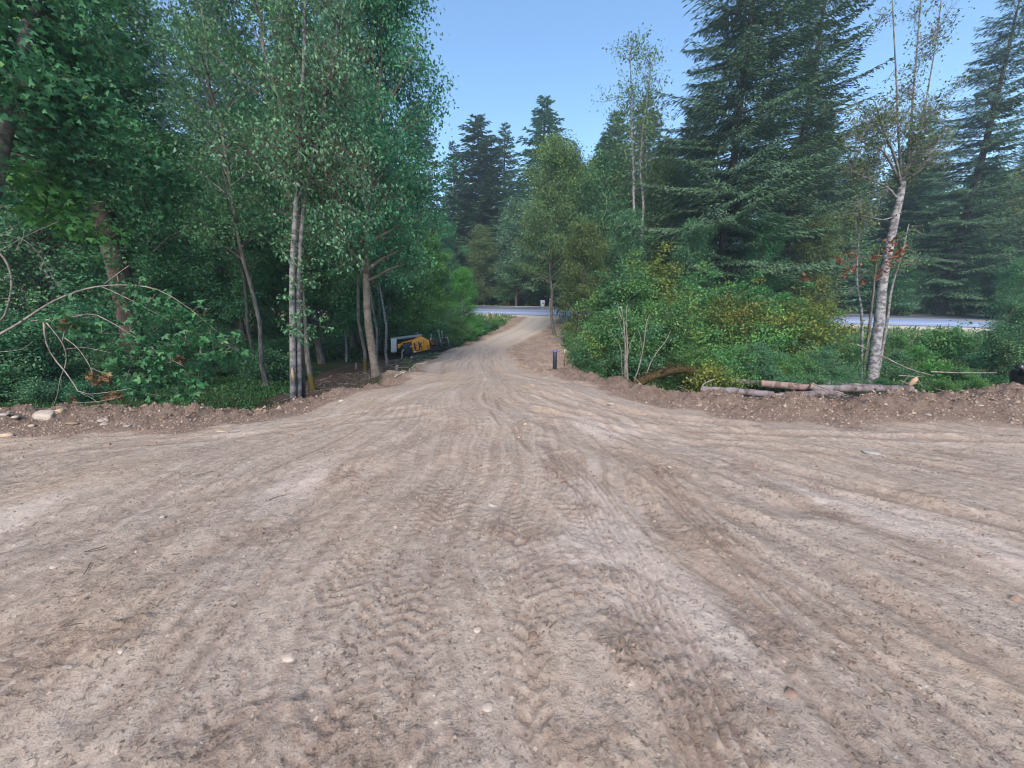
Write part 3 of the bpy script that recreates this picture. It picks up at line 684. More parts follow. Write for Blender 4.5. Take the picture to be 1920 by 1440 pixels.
# ---- conifers beyond the highway -------------------------------------------------
rng_row = np.random.default_rng(12)
ordn = ['first', 'second', 'third', 'fourth', 'fifth', 'sixth', 'seventh', 'eighth', 'ninth', 'tenth', 'eleventh', 'twelfth', 'thirteenth', 'fourteenth', 'fifteenth', 'sixteenth', 'seventeenth', 'eighteenth', 'nineteenth', 'twentieth'] + ['%d%s' % (k, {1: 'st', 2: 'nd', 3: 'rd'}.get(k % 10, 'th')) for k in range(21, 80)]
def topscale(px, py, Y, H):
    x = xpos(px, py, Y); return (C(px, py, Y)[2] - gz(x, Y)) / H
far_con = [(-60, -120, 66), (90, -90, 70), (240, -60, 72), (380, -100, 68), (520, -30, 74), (660, 40, 76), (780, 170, 78), (848, 262, 76), (868, 330, 82), (896, 212, 74), (922, 300, 80), (947, 226, 78), (975, 330, 84), (1022, 178, 66), (1074, 262, 76),
           (1100, 360, 84), (1133, 250, 72), (1152, 205, 74), (1215, 170, 80), (1265, 260, 84), (1330, 150, 82), (1440, 160, 70), (1505, 230, 74), (1558, 190, 64), (1600, 290, 72), (1640, 250, 78), (1690, 290, 80), (1745, 200, 74), (1840, 300, 82), (1897, 316, 56), (1940, 292, 57), (2000, 160, 66), (2100, 60, 62)]
for k, (px, py, Y) in enumerate(far_con):
    s = topscale(px, py, Y, 32)
    plant('tall_conifer', P_conf[k % 3], px, py, Y, '%s tall conifer from the left in the row of conifers beyond the highway' % ordn[k], 'conifer tree', 'tall conifers beyond the highway', 'bark_dark', 'needle_sunlit' if px in (1897, 1940) else 'needle_far', s * (2.0 if px in (1022, 896) else 1.3), sz=s)  # the far-right pair carries low sunlight as needle colour
back_row = [int(60 + k * 78 + rng_row.integers(-22, 22)) for k in range(26)]
for k, px in enumerate(back_row):
    py = 250 + int(rng_row.integers(0, 110)); Y = 88 + int(rng_row.integers(0, 14))
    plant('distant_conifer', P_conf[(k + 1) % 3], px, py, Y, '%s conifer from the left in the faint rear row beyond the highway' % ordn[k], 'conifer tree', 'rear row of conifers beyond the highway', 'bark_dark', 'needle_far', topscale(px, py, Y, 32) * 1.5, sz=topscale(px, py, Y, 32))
# ---- the near firs on the right --------------------------------------------------
plant('fir_tree', P_fir[0], 1360, 440, 30, 'big dark fir with a thick bare trunk rising behind the turning shrubs', 'fir tree', None, 'bark_dark', 'needle', topscale(1375, -330, 30, 25), rz=.6)
plant('fir_tree', P_fir[1], 1478, 440, 35, 'dense shadowy fir just right of the thick-trunked big fir', 'fir tree', None, 'bark_dark', 'needle', topscale(1480, -160, 35, 25), rz=2)
plant('fir_tree', P_fir[1], 1800, 440, 41, 'ragged fir with long pointed boughs behind the leaning birch, at right', 'fir tree', None, 'bark_dark', 'needle', topscale(1800, -60, 41, 25) , rz=4)
# ---- leafy trees beyond the highway ----------------------------------------------
for k, (px, py, Y, lab) in enumerate([(1552, 200, 47, 'open-boughed fir with a spire top between the shadowy fir and the leaning white-barked tree'), (1615, 300, 45, 'shorter fir whose top shows left of the leaning white-barked tree'), (1250, 250, 48, 'fir behind the twin white birches, left of the thick-trunked fir'), (1140, 240, 52, 'narrow fir left of the twin white birches'), (1722, 250, 47, 'tall fir between the leaning white-barked tree and the ragged long-boughed fir'), (1163, 205, 54, 'tall fir standing just left behind the twin white birches'), (1248, 262, 53, 'mid-height fir just right behind the twin white birches'), (1300, 200, 50, 'tall fir filling the gap left of the thick-trunked fir'), (1660, 380, 50, 'small fir right behind the fork of the leaning white-barked tree')]):
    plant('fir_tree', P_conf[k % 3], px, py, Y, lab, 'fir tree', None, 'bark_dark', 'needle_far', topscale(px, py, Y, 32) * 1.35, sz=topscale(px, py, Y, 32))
far_leaf = [(-40, 380, 64), (110, 360, 66), (260, 380, 64), (400, 370, 66), (560, 380, 64), (700, 400, 62), (800, 420, 64), (905, 440, 62), (968, 398, 61), (1030, 450, 66), (1090, 420, 60), (1140, 430, 58), (1230, 440, 58), (1300, 400, 57), (1440, 420, 55), (1530, 470, 53), (1600, 450, 55), (1660, 430, 52),
            (1722, 345, 50), (1775, 440, 49), (1830, 350, 50), (1868, 460, 47), (1925, 480, 46), (1990, 350, 44), (2080, 330, 42)]
for k, (px, py, Y) in enumerate(far_leaf):
    s = topscale(px, py, Y, 14.2)
    lm = ['alder', 'maple', 'alder', 'olive'][k % 4] if k != 8 else 'pale'
    lab = '%s leafy tree from the left along the far side of the highway' % ordn[k]
    if k == 8: lab = 'rounded pale green leafy tree beyond the highway, above the end of the driveway'
    plant('leafy_tree', P_far[k % 2], px, py, Y, lab, 'leafy tree', 'leafy trees beyond the highway', 'bark_grey', lm, s)
# ---- dark understorey along the far side of the highway ---------------------------
far_bush = [(-60 + 62 * k + (k * 37) % 25) for k in range(34)]
for k, px in enumerate(far_bush):
    x = (px - 960) / FPX * 60; Y = road_far(x * .9)[0] + 3.2 + (k * 7) % 4
    plant('roadside_bush', P_vine[k % 2], px, 560, Y, '%s dark bush from the left at the forest foot beyond the highway' % ordn[k], 'bush', 'bushes along the far side of the highway', 'twig_dark', ['maple', 'alder', 'maple'][k % 3], random.uniform(.9, 1.3), parts=('stems', 'foliage'))

# ---- the wood on the left -----------------------------------------------------------
left_back = [(-150, 13, 0), (-60, 16, 1), (40, 19, 0), (130, 15, 0), (215, 21, 1), (300, 16.5, 0), (385, 23, 1), (330, 28, 0), (455, 19, 0), (530, 26, 1), (600, 21, 0), (660, 29, 1), (100, 27, 1), (-20, 30, 0), (210, 33, 1), (440, 35, 0), (560, 38, 1), (640, 42, 0), (700, 36, 1), (770, 40, 0), (-250, 20, 0), (750, 47, 1), (830, 52, 0)]
for k, (px, Y, v) in enumerate(left_back):
    plant('maple_tree', P_big[v], px, 640, Y, '%s broad dark maple from the left deep in the left-hand wood' % ordn[sorted(q[0] for q in left_back).index(px)], 'maple tree', 'maples of the wood on the left', 'bark_grey', 'maple' if k % 3 else 'alder', random.uniform(.85, 1.15) * (.62 if 60 < px < 560 and 14 < Y < 40 else 1))
slim = [(497, 690, 11.5, 'bark_grey', .9, 'slender dark-stemmed tree left of the pair of grey trunks'), (585, 700, 10.6, 'bark_moss', .95, 'slim tree with a mossy orange foot right of the pair of grey trunks'),
        (681, 660, 16, 'bark_moss', 1., 'pale slim tree with a mossy foot just left of the leaning brown trunk'), (700, 640, 18.5, 'bark_grey', .9, 'thin grey tree directly behind the leaning brown trunk'),
        (724, 640, 19, 'bark_alder', .9, 'thin pale tree immediately left of the yellow drilling rig'), (737, 630, 27, 'bark_alder', .85, 'thinnest pale tree behind the left end of the drilling rig'),
        (645, 640, 22, 'bark_alder', .9, 'thin pale tree midway between the mossy-footed tree and the leaning brown trunk'), (465, 560, 16, 'bark_grey', .95, 'second dark slender tree, deeper behind the slender dark-stemmed one'),
        (628, 600, 27, 'bark_grey', .9, 'faint slim tree far back between the grey pair and the brown trunk'), (712, 600, 26, 'bark_alder', .9, 'pale pole-like tree deep behind the leaning brown trunk')]
for k, (px, py, Y, bk, s, lab) in enumerate(slim):
    plant('slim_tree', P_slim[k % 2], px, py, Y, lab, 'slim tree', None, bk, 'alder', s)
plant('alder_tree', P_mid[0], 868, 520, 31, 'bright fresh green tree beside the driveway mouth, left of the highway gap', 'leafy tree', None, 'bark_grey', 'fresh', .50)
for k, (px, Y, s) in enumerate([(640, 24, .9), (700, 29, .95), (760, 28, .72), (805, 31, .75), (832, 34, .62), (780, 36, .9)]):
    plant('leafy_tree', P_mid[k % 3], px, 560, Y, '%s leafy tree from the left in the clump behind the drilling rig' % ordn[k if k < 3 else (4 if k == 3 else 5 if k == 4 else 3)], 'leafy tree', 'leafy trees behind the drilling rig', 'bark_grey', ['alder', 'maple', 'alder', 'fresh', 'alder', 'alder'][k], s)
# custom trunks given as photo pixels at a stated distance
def path(pts, base=True):
    P = []
    for px, py, Y in pts: P.append(C(px, py, Y))
    P = np.array(P)
    if base: P[0, 2] = gz(P[0, 0], P[0, 1]) - .15
    return P
def dense(P, n=14):
    P = np.asarray(P); u = np.linspace(0, len(P) - 1, n); out = []
    for v in u:
        i = min(int(v), len(P) - 2); f = v - i; p0 = P[max(i - 1, 0)]; p1 = P[i]; p2 = P[i + 1]; p3 = P[min(i + 2, len(P) - 1)]
        out.append(.5 * (2 * p1 + (p2 - p0) * f + (2 * p0 - 5 * p1 + 4 * p2 - p3) * f * f + (3 * p1 - p0 - 3 * p2 + p3) * f ** 3))
    return np.array(out)
def custom(name, tubes, sprigs, label, cat, bark_, leafm, parts=('trunk', 'crown'), leaf=.08, palm=False, seed=1, group=None, W=.6, twig=True, extra=None, droop=-.5, limbm=None):
    """tubes: (path, r0, r1); sprigs: (points, spread, count per point). Built round a root Empty at the first tube's foot"""
    rng = np.random.default_rng(seed); o = np.array(tubes[0][0][0]); root = empty(name, tuple(o)); T = MB(); LV = Leaves()
    T2 = MB() if limbm else T
    for ti, (P, a, b) in enumerate(tubes):
        T_ = T if ti == 0 else T2
        P = np.asarray(P) - o; n = len(P); u = np.linspace(0, 1, n); r = a + (b - a) * u ** .8; T_.tube(P, r, 9 if a > .05 else 5, True)
    for P, sp_, n in sprigs:
        for p in P:
            p = np.asarray(p) - o
            c = p + rng.normal(size=(4, 3)) * sp_ * .6
            if twig:
                for q in c: T2.tube(wander(rng, p, q, 3, .1), [.006, .004, .003], 3, False)
            pp = c[rng.integers(0, 4, n)] + rng.normal(size=(n, 3)) * np.array([sp_, sp_, sp_ * .6]) * .45
            LV.add(rng, pp, leaf, W, droop, 1.0, palm)
    T.build(parts[0], M[bark_], root, True)
    if limbm and T2.V: T2.build('limbs', M[limbm], root, True)
    if LV.V: link(parts[1], LV.mesh(parts[1]), M[leafm], root)
    for nm, sprg, mm, lf in (extra or []):
        L2 = Leaves()
        for P, sp_, n in sprg:
            for p in P: L2.add(rng, np.asarray(p) - o + rng.normal(size=(n, 3)) * sp_ * .5, lf, .6, -.8, .6, True)
        link(nm, L2.mesh(nm), M[mm], root)
    return tag(root, label, cat, group)
def branches(rng, P, n, l, lo=.3, up=.4, r=.012, xb=None):
    out = []; tips = []
    for i in range(n):
        f = rng.uniform(lo, 1); b = lerp_at(P, f); d = rdir(rng, 1, up)[0]
        if xb is not None: d = d + np.array([xb, 0, 0]); d /= np.linalg.norm(d)
        L = l * (1.15 - f * .7) * rng.uniform(.6, 1.2); Q = wander(rng, b, b + d * L, 6, .14, .08)
        out.append((Q, r, .003)); tips += [Q[2], Q[3], Q[4], Q[5]]
        for j in range(2):
            b2 = lerp_at(Q, rng.uniform(.3, .8)); Q2 = wander(rng, b2, b2 + rdir(rng, 1, up)[0] * L * .45, 4, .14)
            out.append((Q2, r * .5, .003)); tips += [Q2[2], Q2[3]]
    return out, tips
rg = np.random.default_rng(5)
# big dark trunk at the upper left
tp = path([(246, 640, 11), (225, 520, 11), (200, 430, 11), (172, 300, 11), (150, 190, 11), (110, 30, 11), (80, -120, 11)])
br, tips = branches(rg, dense(tp), 46, 3.4, .30, .1, .03)
custom('maple_tree', [(dense(tp), .27, .20)] + br, [(tips + [C(*q) for q in ((190, 480, 10.2), (215, 500, 10.2), (240, 540, 10), (180, 400, 10.3), (225, 560, 10), (200, 380, 10.3), (170, 350, 10.4), (250, 600, 9.9), (210, 560, 9.9))], .45, 95)], 'thick furrowed dark trunk at the upper left with leaves hanging all around it', 'maple tree', 'bark_dark', 'maple', leaf=.08, palm=True, seed=61, limbm='twig_dark')
# pale trunk leaning in from the left edge
tp = path([(-110, 760, 6.4), (-60, 560, 6.5), (-20, 380, 6.5), (8, 245, 6.5), (24, 180, 6.5), (60, 30, 6.6), (90, -120, 6.6)])
br, tips = branches(rg, dense(tp), 26, 2.4, .45, .0, .02)
custom('maple_tree', [(dense(tp), .13, .07)] + br, [(tips, .32, 70)], 'pale grey trunk leaning inward at the top left corner', 'maple tree', 'bark_alder', 'maple', leaf=.075, palm=True, seed=62, limbm='twig_dark')
# pair of grey trunks
a = path([(549, 757, 8), (549, 640, 8), (548, 520, 8), (553, 420, 8), (560, 330, 8), (562, 240, 8.1), (570, 120, 8.1), (572, 0, 8.2)])
b = path([(561, 756, 8.1), (560, 640, 8.1), (559, 540, 8.1), (568, 400, 8.1), (585, 300, 8.2), (600, 240, 8.3), (616, 150, 8.3), (640, 20, 8.4)])
br1, t1 = branches(rg, dense(a), 20, 1.5, .48, .2, .012); br2, t2 = branches(rg, dense(b), 24, 1.9, .5, .1, .014, .3)
low = [C(*q) for q in ((540, 560, 7.9), (575, 575, 7.8), (560, 590, 7.8), (545, 620, 7.8), (585, 620, 7.9), (600, 612, 7.9), (530, 480, 7.9), (560, 500, 7.8), (540, 610, 7.8), (570, 635, 7.8), (545, 530, 7.8), (580, 530, 7.9), (535, 440, 7.9))]
hang = [C(*q) for q in ((630, 420, 7.8), (650, 450, 7.8), (660, 490, 7.7), (640, 380, 7.8), (670, 350, 7.9), (690, 310, 7.9), (655, 300, 8), (680, 270, 8), (640, 330, 8), (610, 440, 7.9), (600, 400, 8), (665, 400, 7.8), (640, 500, 7.7), (690, 350, 7.8), (650, 240, 8))]
lowt = [(wander(rg, dense(a, 60)[np.argmin(np.linalg.norm(dense(a, 60) - h, axis=1))], h, 4, .05), .006, .003) for h in low]
custom('grey_trunk_tree', [(dense(a, 20), .072, .028)] + br1 + lowt, [(t1, .28, 22), (low, .12, 34)], 'left trunk of the straight grey pair, with a fresh yellow bark scar', 'tree', 'bark_alder', 'alder', leaf=.085, seed=63, limbm='twig_dark', W=.5)
hb = [(wander(rg, lerp_at(dense(b), .62), h, 6, .08, .12), .010, .003) for h in hang]
custom('grey_trunk_tree', [(dense(b, 20), .058, .025)] + br2 + hb, [(t2, .3, 24), (hang, .22, 60)], 'right trunk of the straight grey pair, with pale leaves drooping to its right', 'tree', 'bark_alder', 'pale', leaf=.085, seed=64, limbm='twig_dark', W=.45, droop=-1.2)
c_ = path([(569, 755, 8.25), (567, 640, 8.3), (564, 540, 8.4), (562, 450, 8.5), (560, 300, 8.6)])
br3, t3 = branches(rg, dense(c_), 8, 1., .6, .2, .01)
custom('dark_stem_tree', [(dense(c_), .042, .025)] + br3, [(t3, .2, 20)], 'dark smooth trunk tucked just behind the right one of the grey pair', 'tree', 'bark_dark', 'alder', seed=65, limbm='twig_dark')
# leaning brown trunk with the big round crown
d_ = path([(706, 700, 13.5), (697, 650, 13.5), (690, 600, 13.5), (687, 540, 13.5), (686, 480, 13.6), (690, 420, 13.6), (696, 340, 13.7), (705, 240, 13.8), (715, 120, 13.8), (720, 20, 13.8)])
dd = dense(d_, 20); o0 = dd[0].copy()
tm, cm = broadleaf(66, 12.2, 3.1, .34, .11, 46000, 50, .15, trunkpath=dd - o0, clump=.36, shape='round')
root = empty('broad_crowned_tree', tuple(o0)); link('trunk', tm, M['bark_warm'], root); link('crown', cm, M['maple'], root)
tag(root, 'leaning warm brown trunk carrying a big rounded dark green crown left of the driveway', 'tree')

# ---- the leaning birch-barked tree on the right ---------------------------------------------
Yb = 10.5
main = dense(path([(1634, 722, Yb), (1637, 690, Yb), (1643, 640, Yb), (1650, 590, Yb), (1655, 530, Yb), (1666, 470, Yb), (1678, 410, Yb), (1688, 365, Yb), (1692, 340, Yb)]), 18)
def stem(L): return dense([C(*q) for q in L], 12)
forks = [(stem([(1690, 350, Yb), (1688, 300, Yb), (1684, 250, 10.4), (1682, 180, 10.4), (1676, 60, 10.3), (1670, -60, 10.3)]), .035, .010), (stem([(1692, 340, Yb), (1702, 300, Yb), (1708, 240, 10.6), (1712, 180, 10.6), (1722, 60, 10.7), (1730, -60, 10.8)]), .045, .012),
         (stem([(1692, 345, Yb), (1712, 290, 10.6), (1728, 230, 10.7), (1738, 180, 10.8), (1756, 70, 10.9), (1770, -40, 11)]), .030, .010), (stem([(1690, 355, Yb), (1680, 300, 10.3), (1660, 255, 10.2), (1648, 215, 10.1), (1640, 190, 10)]), .035, .01),
         (stem([(1686, 340, Yb), (1672, 310, 10.3), (1652, 280, 10.1), (1625, 270, 10), (1595, 250, 9.9)]), .038, .008), (stem([(1682, 372, Yb), (1664, 352, 10.5), (1640, 340, 10.4), (1605, 326, 10.3), (1575, 322, 10.2)]), .035, .008),
         (stem([(1694, 342, Yb), (1712, 328, 10.4), (1728, 318, 10.3), (1750, 280, 10.2), (1775, 240, 10.1)]), .04, .01), (stem([(1672, 408, Yb), (1655, 412, 10.4), (1632, 408, 10.3), (1600, 402, 10.2)]), .026, .007)]
sub = []; tips = []
for P, r0_, r1_ in forks:
    b_, t_ = branches(rg, P, 9, .9, .25, .35, .008); sub += b_; tips += t_
reds = [C(*q) for q in ((1672, 455, 10.2), (1688, 470, 10.2), (1682, 482, 10.1), (1670, 490, 10.1), (1660, 505, 10.1), (1645, 515, 10.1), (1618, 530, 10.2), (1590, 508, 10.2), (1605, 500, 10.3), (1572, 488, 10.4), (1596, 476, 10.4), (1513, 521, 10.9), (1640, 480, 10.3), (1668, 470, 10.2))]
custom('leaning_birch', [(main, .145, .075)] + forks + sub, [(tips, .2, 13)], 'leaning white-barked tree with forked, nearly bare upper stems on the right', 'birch tree', 'bark_birch', 'olive', leaf=.06, seed=67, limbm='bark_alder',
       extra=[('withered_leaves', [(reds, .13, 20)], 'red', .06)])
for pts_, r_, lab, bk, sd in (([(1622, 690, 11.2), (1616, 600, 11.2), (1608, 540, 11.2), (1607, 490, 11.3), (1612, 430, 11.3)], .045, 'thin pale stem standing just left of the leaning white-barked tree', 'bark_birch', 68),
                          ([(1650, 690, 11.4), (1662, 610, 11.5), (1672, 540, 11.6), (1690, 480, 11.7), (1704, 420, 11.8)], .05, 'thin stem leaning right behind the leaning white-barked tree', 'bark_alder', 69),
                          ([(1628, 670, 11.8), (1634, 580, 11.9), (1641, 510, 12), (1650, 460, 12)], .05, 'brown thin stem between the pale stem and the leaning white-barked tree', 'bark_grey', 70)):
    P = dense(path(pts_)); b_, t_ = branches(rg, P, 7, .7, .5, .3, .006)
    custom('thin_sapling', [(P, r_, .015)] + b_, [(t_, .16, 8)], lab, 'sapling', bk, 'vine', leaf=.06, seed=sd)
# ---- twin pale birches behind the shrubs, and the alders in the middle -------------------------
for pts_, lab, sd in (([(1192, 520, 33), (1190, 440, 33), (1188, 380, 33), (1187, 300, 33), (1184, 230, 33), (1184, 170, 33), (1180, 90, 33)], 'left one of the twin white birch trunks with a thin open top', 71),
                      ([(1200, 520, 33.3), (1203, 440, 33.3), (1206, 380, 33.4), (1200, 320, 33.4), (1204, 250, 33.5), (1214, 180, 33.6), (1222, 110, 33.6)], 'right one of the twin white birch trunks with a thin open top', 72)):
    P = dense(path(pts_), 18); b_, t_ = branches(rg, P, 34, 3.4, .35, .45, .03)
    custom('white_birch', [(P, .15, .04)] + b_, [(t_, .5, 11)], lab, 'birch tree', 'bark_birch', 'olive', leaf=.17, seed=sd, twig=False, limbm='bark_grey')
plant('leafy_tree', P_open, 1048, 430, 32, 'pointed olive green alder above the right side of the driveway mouth', 'leafy tree', None, 'bark_grey', 'olive', topscale(1045, 300, 32, 12.1))
mid_trees = [(1085, 400, 38, 0, 'alder', 'darker leafy tree filling in behind the pointed olive alder'), (1095, 350, 38, 2, 'alder', 'loose green tree between the pointed olive alder and the twin birches'),
             (1135, 330, 36, 1, 'alder', 'bushy tree close on the left of the twin white birches'), (1235, 330, 37, 0, 'olive', 'bushy olive tree close on the right of the twin white birches'), (1285, 350, 36, 2, 'alder', 'leafy tree in the gap left of the thick-trunked fir'),
             (1180, 420, 31, 0, 'alder', 'low leafy tree round the foot of the twin white birches'), (1300, 440, 27, 2, 'alder', 'low leafy tree in front and left of the thick-trunked fir'), (1440, 430, 28, 1, 'maple', 'low dark leafy tree right of the thick-trunked fir'),
             (1540, 430, 30, 0, 'olive', 'olive leafy tree behind the shrubs left of the leaning white-barked tree'), (1090, 440, 25, 1, 'olive', 'small open alder behind the shrubs at the bend of the driveway'), 
             (1930, 500, 22, 1, 'alder', 'leafy tree cut by the right edge of the photo')]
for k, (px, py, Y, v, lm, lab) in enumerate(mid_trees):
    plant('leafy_tree', P_mid[v], px, py, Y, lab, 'leafy tree', None, 'bark_grey', lm, topscale(px, py, Y, 10.6))

# ---- the shrub bank right of the driveway ---------------------------------------------
bank = [(1120, 545, 15, 'v', 'vine'), (1150, 510, 14, 'v', 'alder'), (1195, 480, 15, 'v', 'vine'), (1250, 475, 16, 'v', 'yellow'), (1310, 495, 17, 'v', 'vine'), (1365, 510, 16, 'v', 'vine'), (1420, 520, 17, 'v', 'yellow'), (1470, 530, 16, 'v', 'vine'), (1530, 520, 17, 'v', 'yellow'), (1540, 575, 14, 'v', 'vine'),
        (1128, 590, 12, 's', 'alder'), (1160, 580, 11.6, 's', 'vine'), (1215, 570, 11.4, 's', 'alder'), (1265, 560, 11.8, 's', 'vine'), (1325, 560, 12, 's', 'vine'), (1380, 560, 12.2, 's', 'yellow'), (1440, 575, 11.8, 's', 'vine'), (1500, 570, 12, 's', 'yellow'), (1535, 600, 11.6, 's', 'alder'), (1590, 650, 11.4, 's', 'vine'),
        (1122, 650, 11.3, 's', 'alder'), (1300, 645, 10.4, 's', 'vine'), (1360, 620, 10.2, 's', 'vine'), (1420, 640, 10, 's', 'alder'), (1480, 640, 10, 's', 'vine'), (1540, 650, 9.9, 's', 'alder'), (1590, 670, 9.8, 's', 'alder'), (1345, 670, 9.0, 'l', 'yellow'), (1470, 690, 9.2, 'l', 'alder'), (1525, 690, 9.2, 'l', 'alder'), (1575, 700, 9.2, 'l', 'maple'), (1330, 700, 9.2, 'l', 'fresh')]
lookd = {'vine': 'green', 'yellow': 'yellow-tinged', 'alder': 'deep green', 'fresh': 'bright green', 'maple': 'dark green'}
rows = {}
for q in bank: rows.setdefault((q[3], q[4]), []).append(q)
for k, (px, py, Y, ty, lm) in enumerate(bank):
    pr, H = {'v': (P_vine, 4.5), 's': (P_shr, 2.45), 'l': (P_low, 1.0)}[ty]
    n_ = sorted(rows[(ty, lm)]).index((px, py, Y, ty, lm)); of = len(rows[(ty, lm)])
    siz = {'v': 'tall', 's': 'waist-high', 'l': 'low'}[ty]
    lab = ('%s of the %s %s shrubs, counting from the left, right of the driveway' % (ordn[n_], siz, lookd[lm])) if of > 1 else 'only %s %s shrub among the bank right of the driveway' % (siz, lookd[lm])
    py += 32 if ty == 'v' else 12
    plant('shrub', pr[k % 2], px, py, Y, lab, 'shrub', 'shrubs of the bank right of the driveway', 'twig_dark', lm, topscale(px, py, Y, H), parts=('stems', 'foliage'))
# right-hand field, left-hand bushes
field = [(1680, 640, 15), (1730, 625, 17), (1790, 600, 18), (1845, 640, 15), (1700, 665, 12), (1760, 660, 12.5), (1820, 670, 12), (1660, 690, 10.2), (1720, 700, 9.6), (1780, 705, 9.4), (1840, 700, 9.6), (1890, 690, 9.8), (1640, 650, 14), (1620, 625, 19), (1690, 612, 22), (1768, 612, 23), (1850, 618, 22)]
for k, (px, py, Y) in enumerate(field):
    plant('field_bush', (P_low + P_fern)[k % 3], px, py, Y, '%s low green bush from the left in the overgrown strip before the highway, right' % ordn[sorted(q[0] for q in field).index(px)], 'bush', 'low bushes before the highway on the right', 'twig_dark', ['alder', 'fresh', 'vine', 'maple'][k % 4], min(1.3, max(.35, topscale(px, py + 14, Y, 1.25))), parts=('stems', 'foliage'))
plant('shrub', P_vine[0], 1945, 560, 15, 'tall grey-green shrub at the right edge in front of the highway', 'shrub', None, 'twig_dark', 'alder', topscale(1905, 560, 15, 4.5), parts=('stems', 'foliage'))
plant('shrub', P_shr[1], 1912, 620, 12, 'leafy shrub at the right edge above the dirt berm', 'shrub', None, 'twig_dark', 'alder', topscale(1880, 610, 12, 2.4), parts=('stems', 'foliage'))
lb = [(-90, 560, 8.5, 's'), (20, 600, 9, 's'), (110, 660, 9.5, 's'), (200, 650, 10, 's'), (290, 660, 11, 's'), (370, 680, 12, 's'), (60, 560, 11.5, 's'), (170, 580, 12.5, 's'), (298, 600, 14, 's'), (390, 620, 15, 's'), (450, 650, 15, 's'), (-40, 690, 7.6, 'l'), (70, 715, 7.8, 'l'), (150, 712, 8, 'l'), (250, 715, 8.2, 'l'), (330, 722, 8.6, 'l'),
      (755, 570, 26, 's'), (790, 560, 27, 's'), (830, 572, 29, 's'), (862, 585, 32, 's'), (890, 590, 34, 's'), (765, 600, 28, 's'), (740, 600, 31, 's'), (850, 600, 27, 's'), (820, 590, 26, 's'), (880, 604, 30, 'l'), (905, 596, 36, 'l'), (925, 596, 38, 'l'), (940, 598, 40, 'l'), (895, 600, 33, 'l'), (505, 660, 13, 'l'), (520, 640, 16, 's')]
for k, (px, py, Y, ty) in enumerate(lb):
    pr, H = (P_shr, 2.45) if ty == 's' else (P_low, 1.0); rig_ = px > 700
    same = sorted(q[0] for q in lb if (q[0] > 700) == rig_)
    plant('bush', pr[k % 2], px, py, Y, '%s bush from the left %s' % (ordn[same.index(px)], 'along the bank left of the driveway mouth' if rig_ else 'in the undergrowth behind the left berm'), 'bush',
          'bushes left of the driveway' if rig_ else 'undergrowth behind the left berm', 'twig_dark', (['alder', 'fresh', 'alder', 'vine'][k % 4] if rig_ else 'maple' if k % 3 else 'alder'), topscale(px, py, Y, H), parts=('stems', 'foliage'))
print('plants', time.time() - T0)

# ------------------------------------------------------------------ things on the ground
def on(px, py):
    """the ground point seen at a photo pixel"""
    Y = np.concatenate([np.arange(1, 12, .02), np.arange(12, 60, .1)]); P = np.array([C(px, py, y) for y in Y])
    g_ = ground(P[:, 0], P[:, 1])[0] if Y is not None else 0
    k = np.where(P[:, 2] < g_)[0]; k = k[0] if len(k) else len(Y) - 1
    return np.array([P[k, 0], P[k, 1], g_[k]])
def rock_mesh(seed, d, n=3, rough=.22, flat=.25):
    import bmesh
    bm = bmesh.new(); bmesh.ops.create_icosphere(bm, subdivisions=n, radius=1); V = np.array([v.co[:] for v in bm.verts])
    rs = np.random.default_rng(seed)
    for k in range(9):                       # a few flat chips off a ball
        nn = rdir(rs, 1)[0]; h = rs.uniform(.55, .9); q = V @ nn; V -= np.maximum(q - h, 0)[:, None] * nn
    V *= 1 + rough * .25 * np.stack([perlin(V[:, 0] * 2 + seed, V[:, 1] * 2 + V[:, 2], 3)] * 3, 1)
    V = V * np.array(d) / 2
    for v, c in zip(bm.verts, V): v.co = c
    me = bpy.data.meshes.new('rock'); bm.to_mesh(me); bm.free()
    for p in me.polygons: p.use_smooth = n > 2
    return me
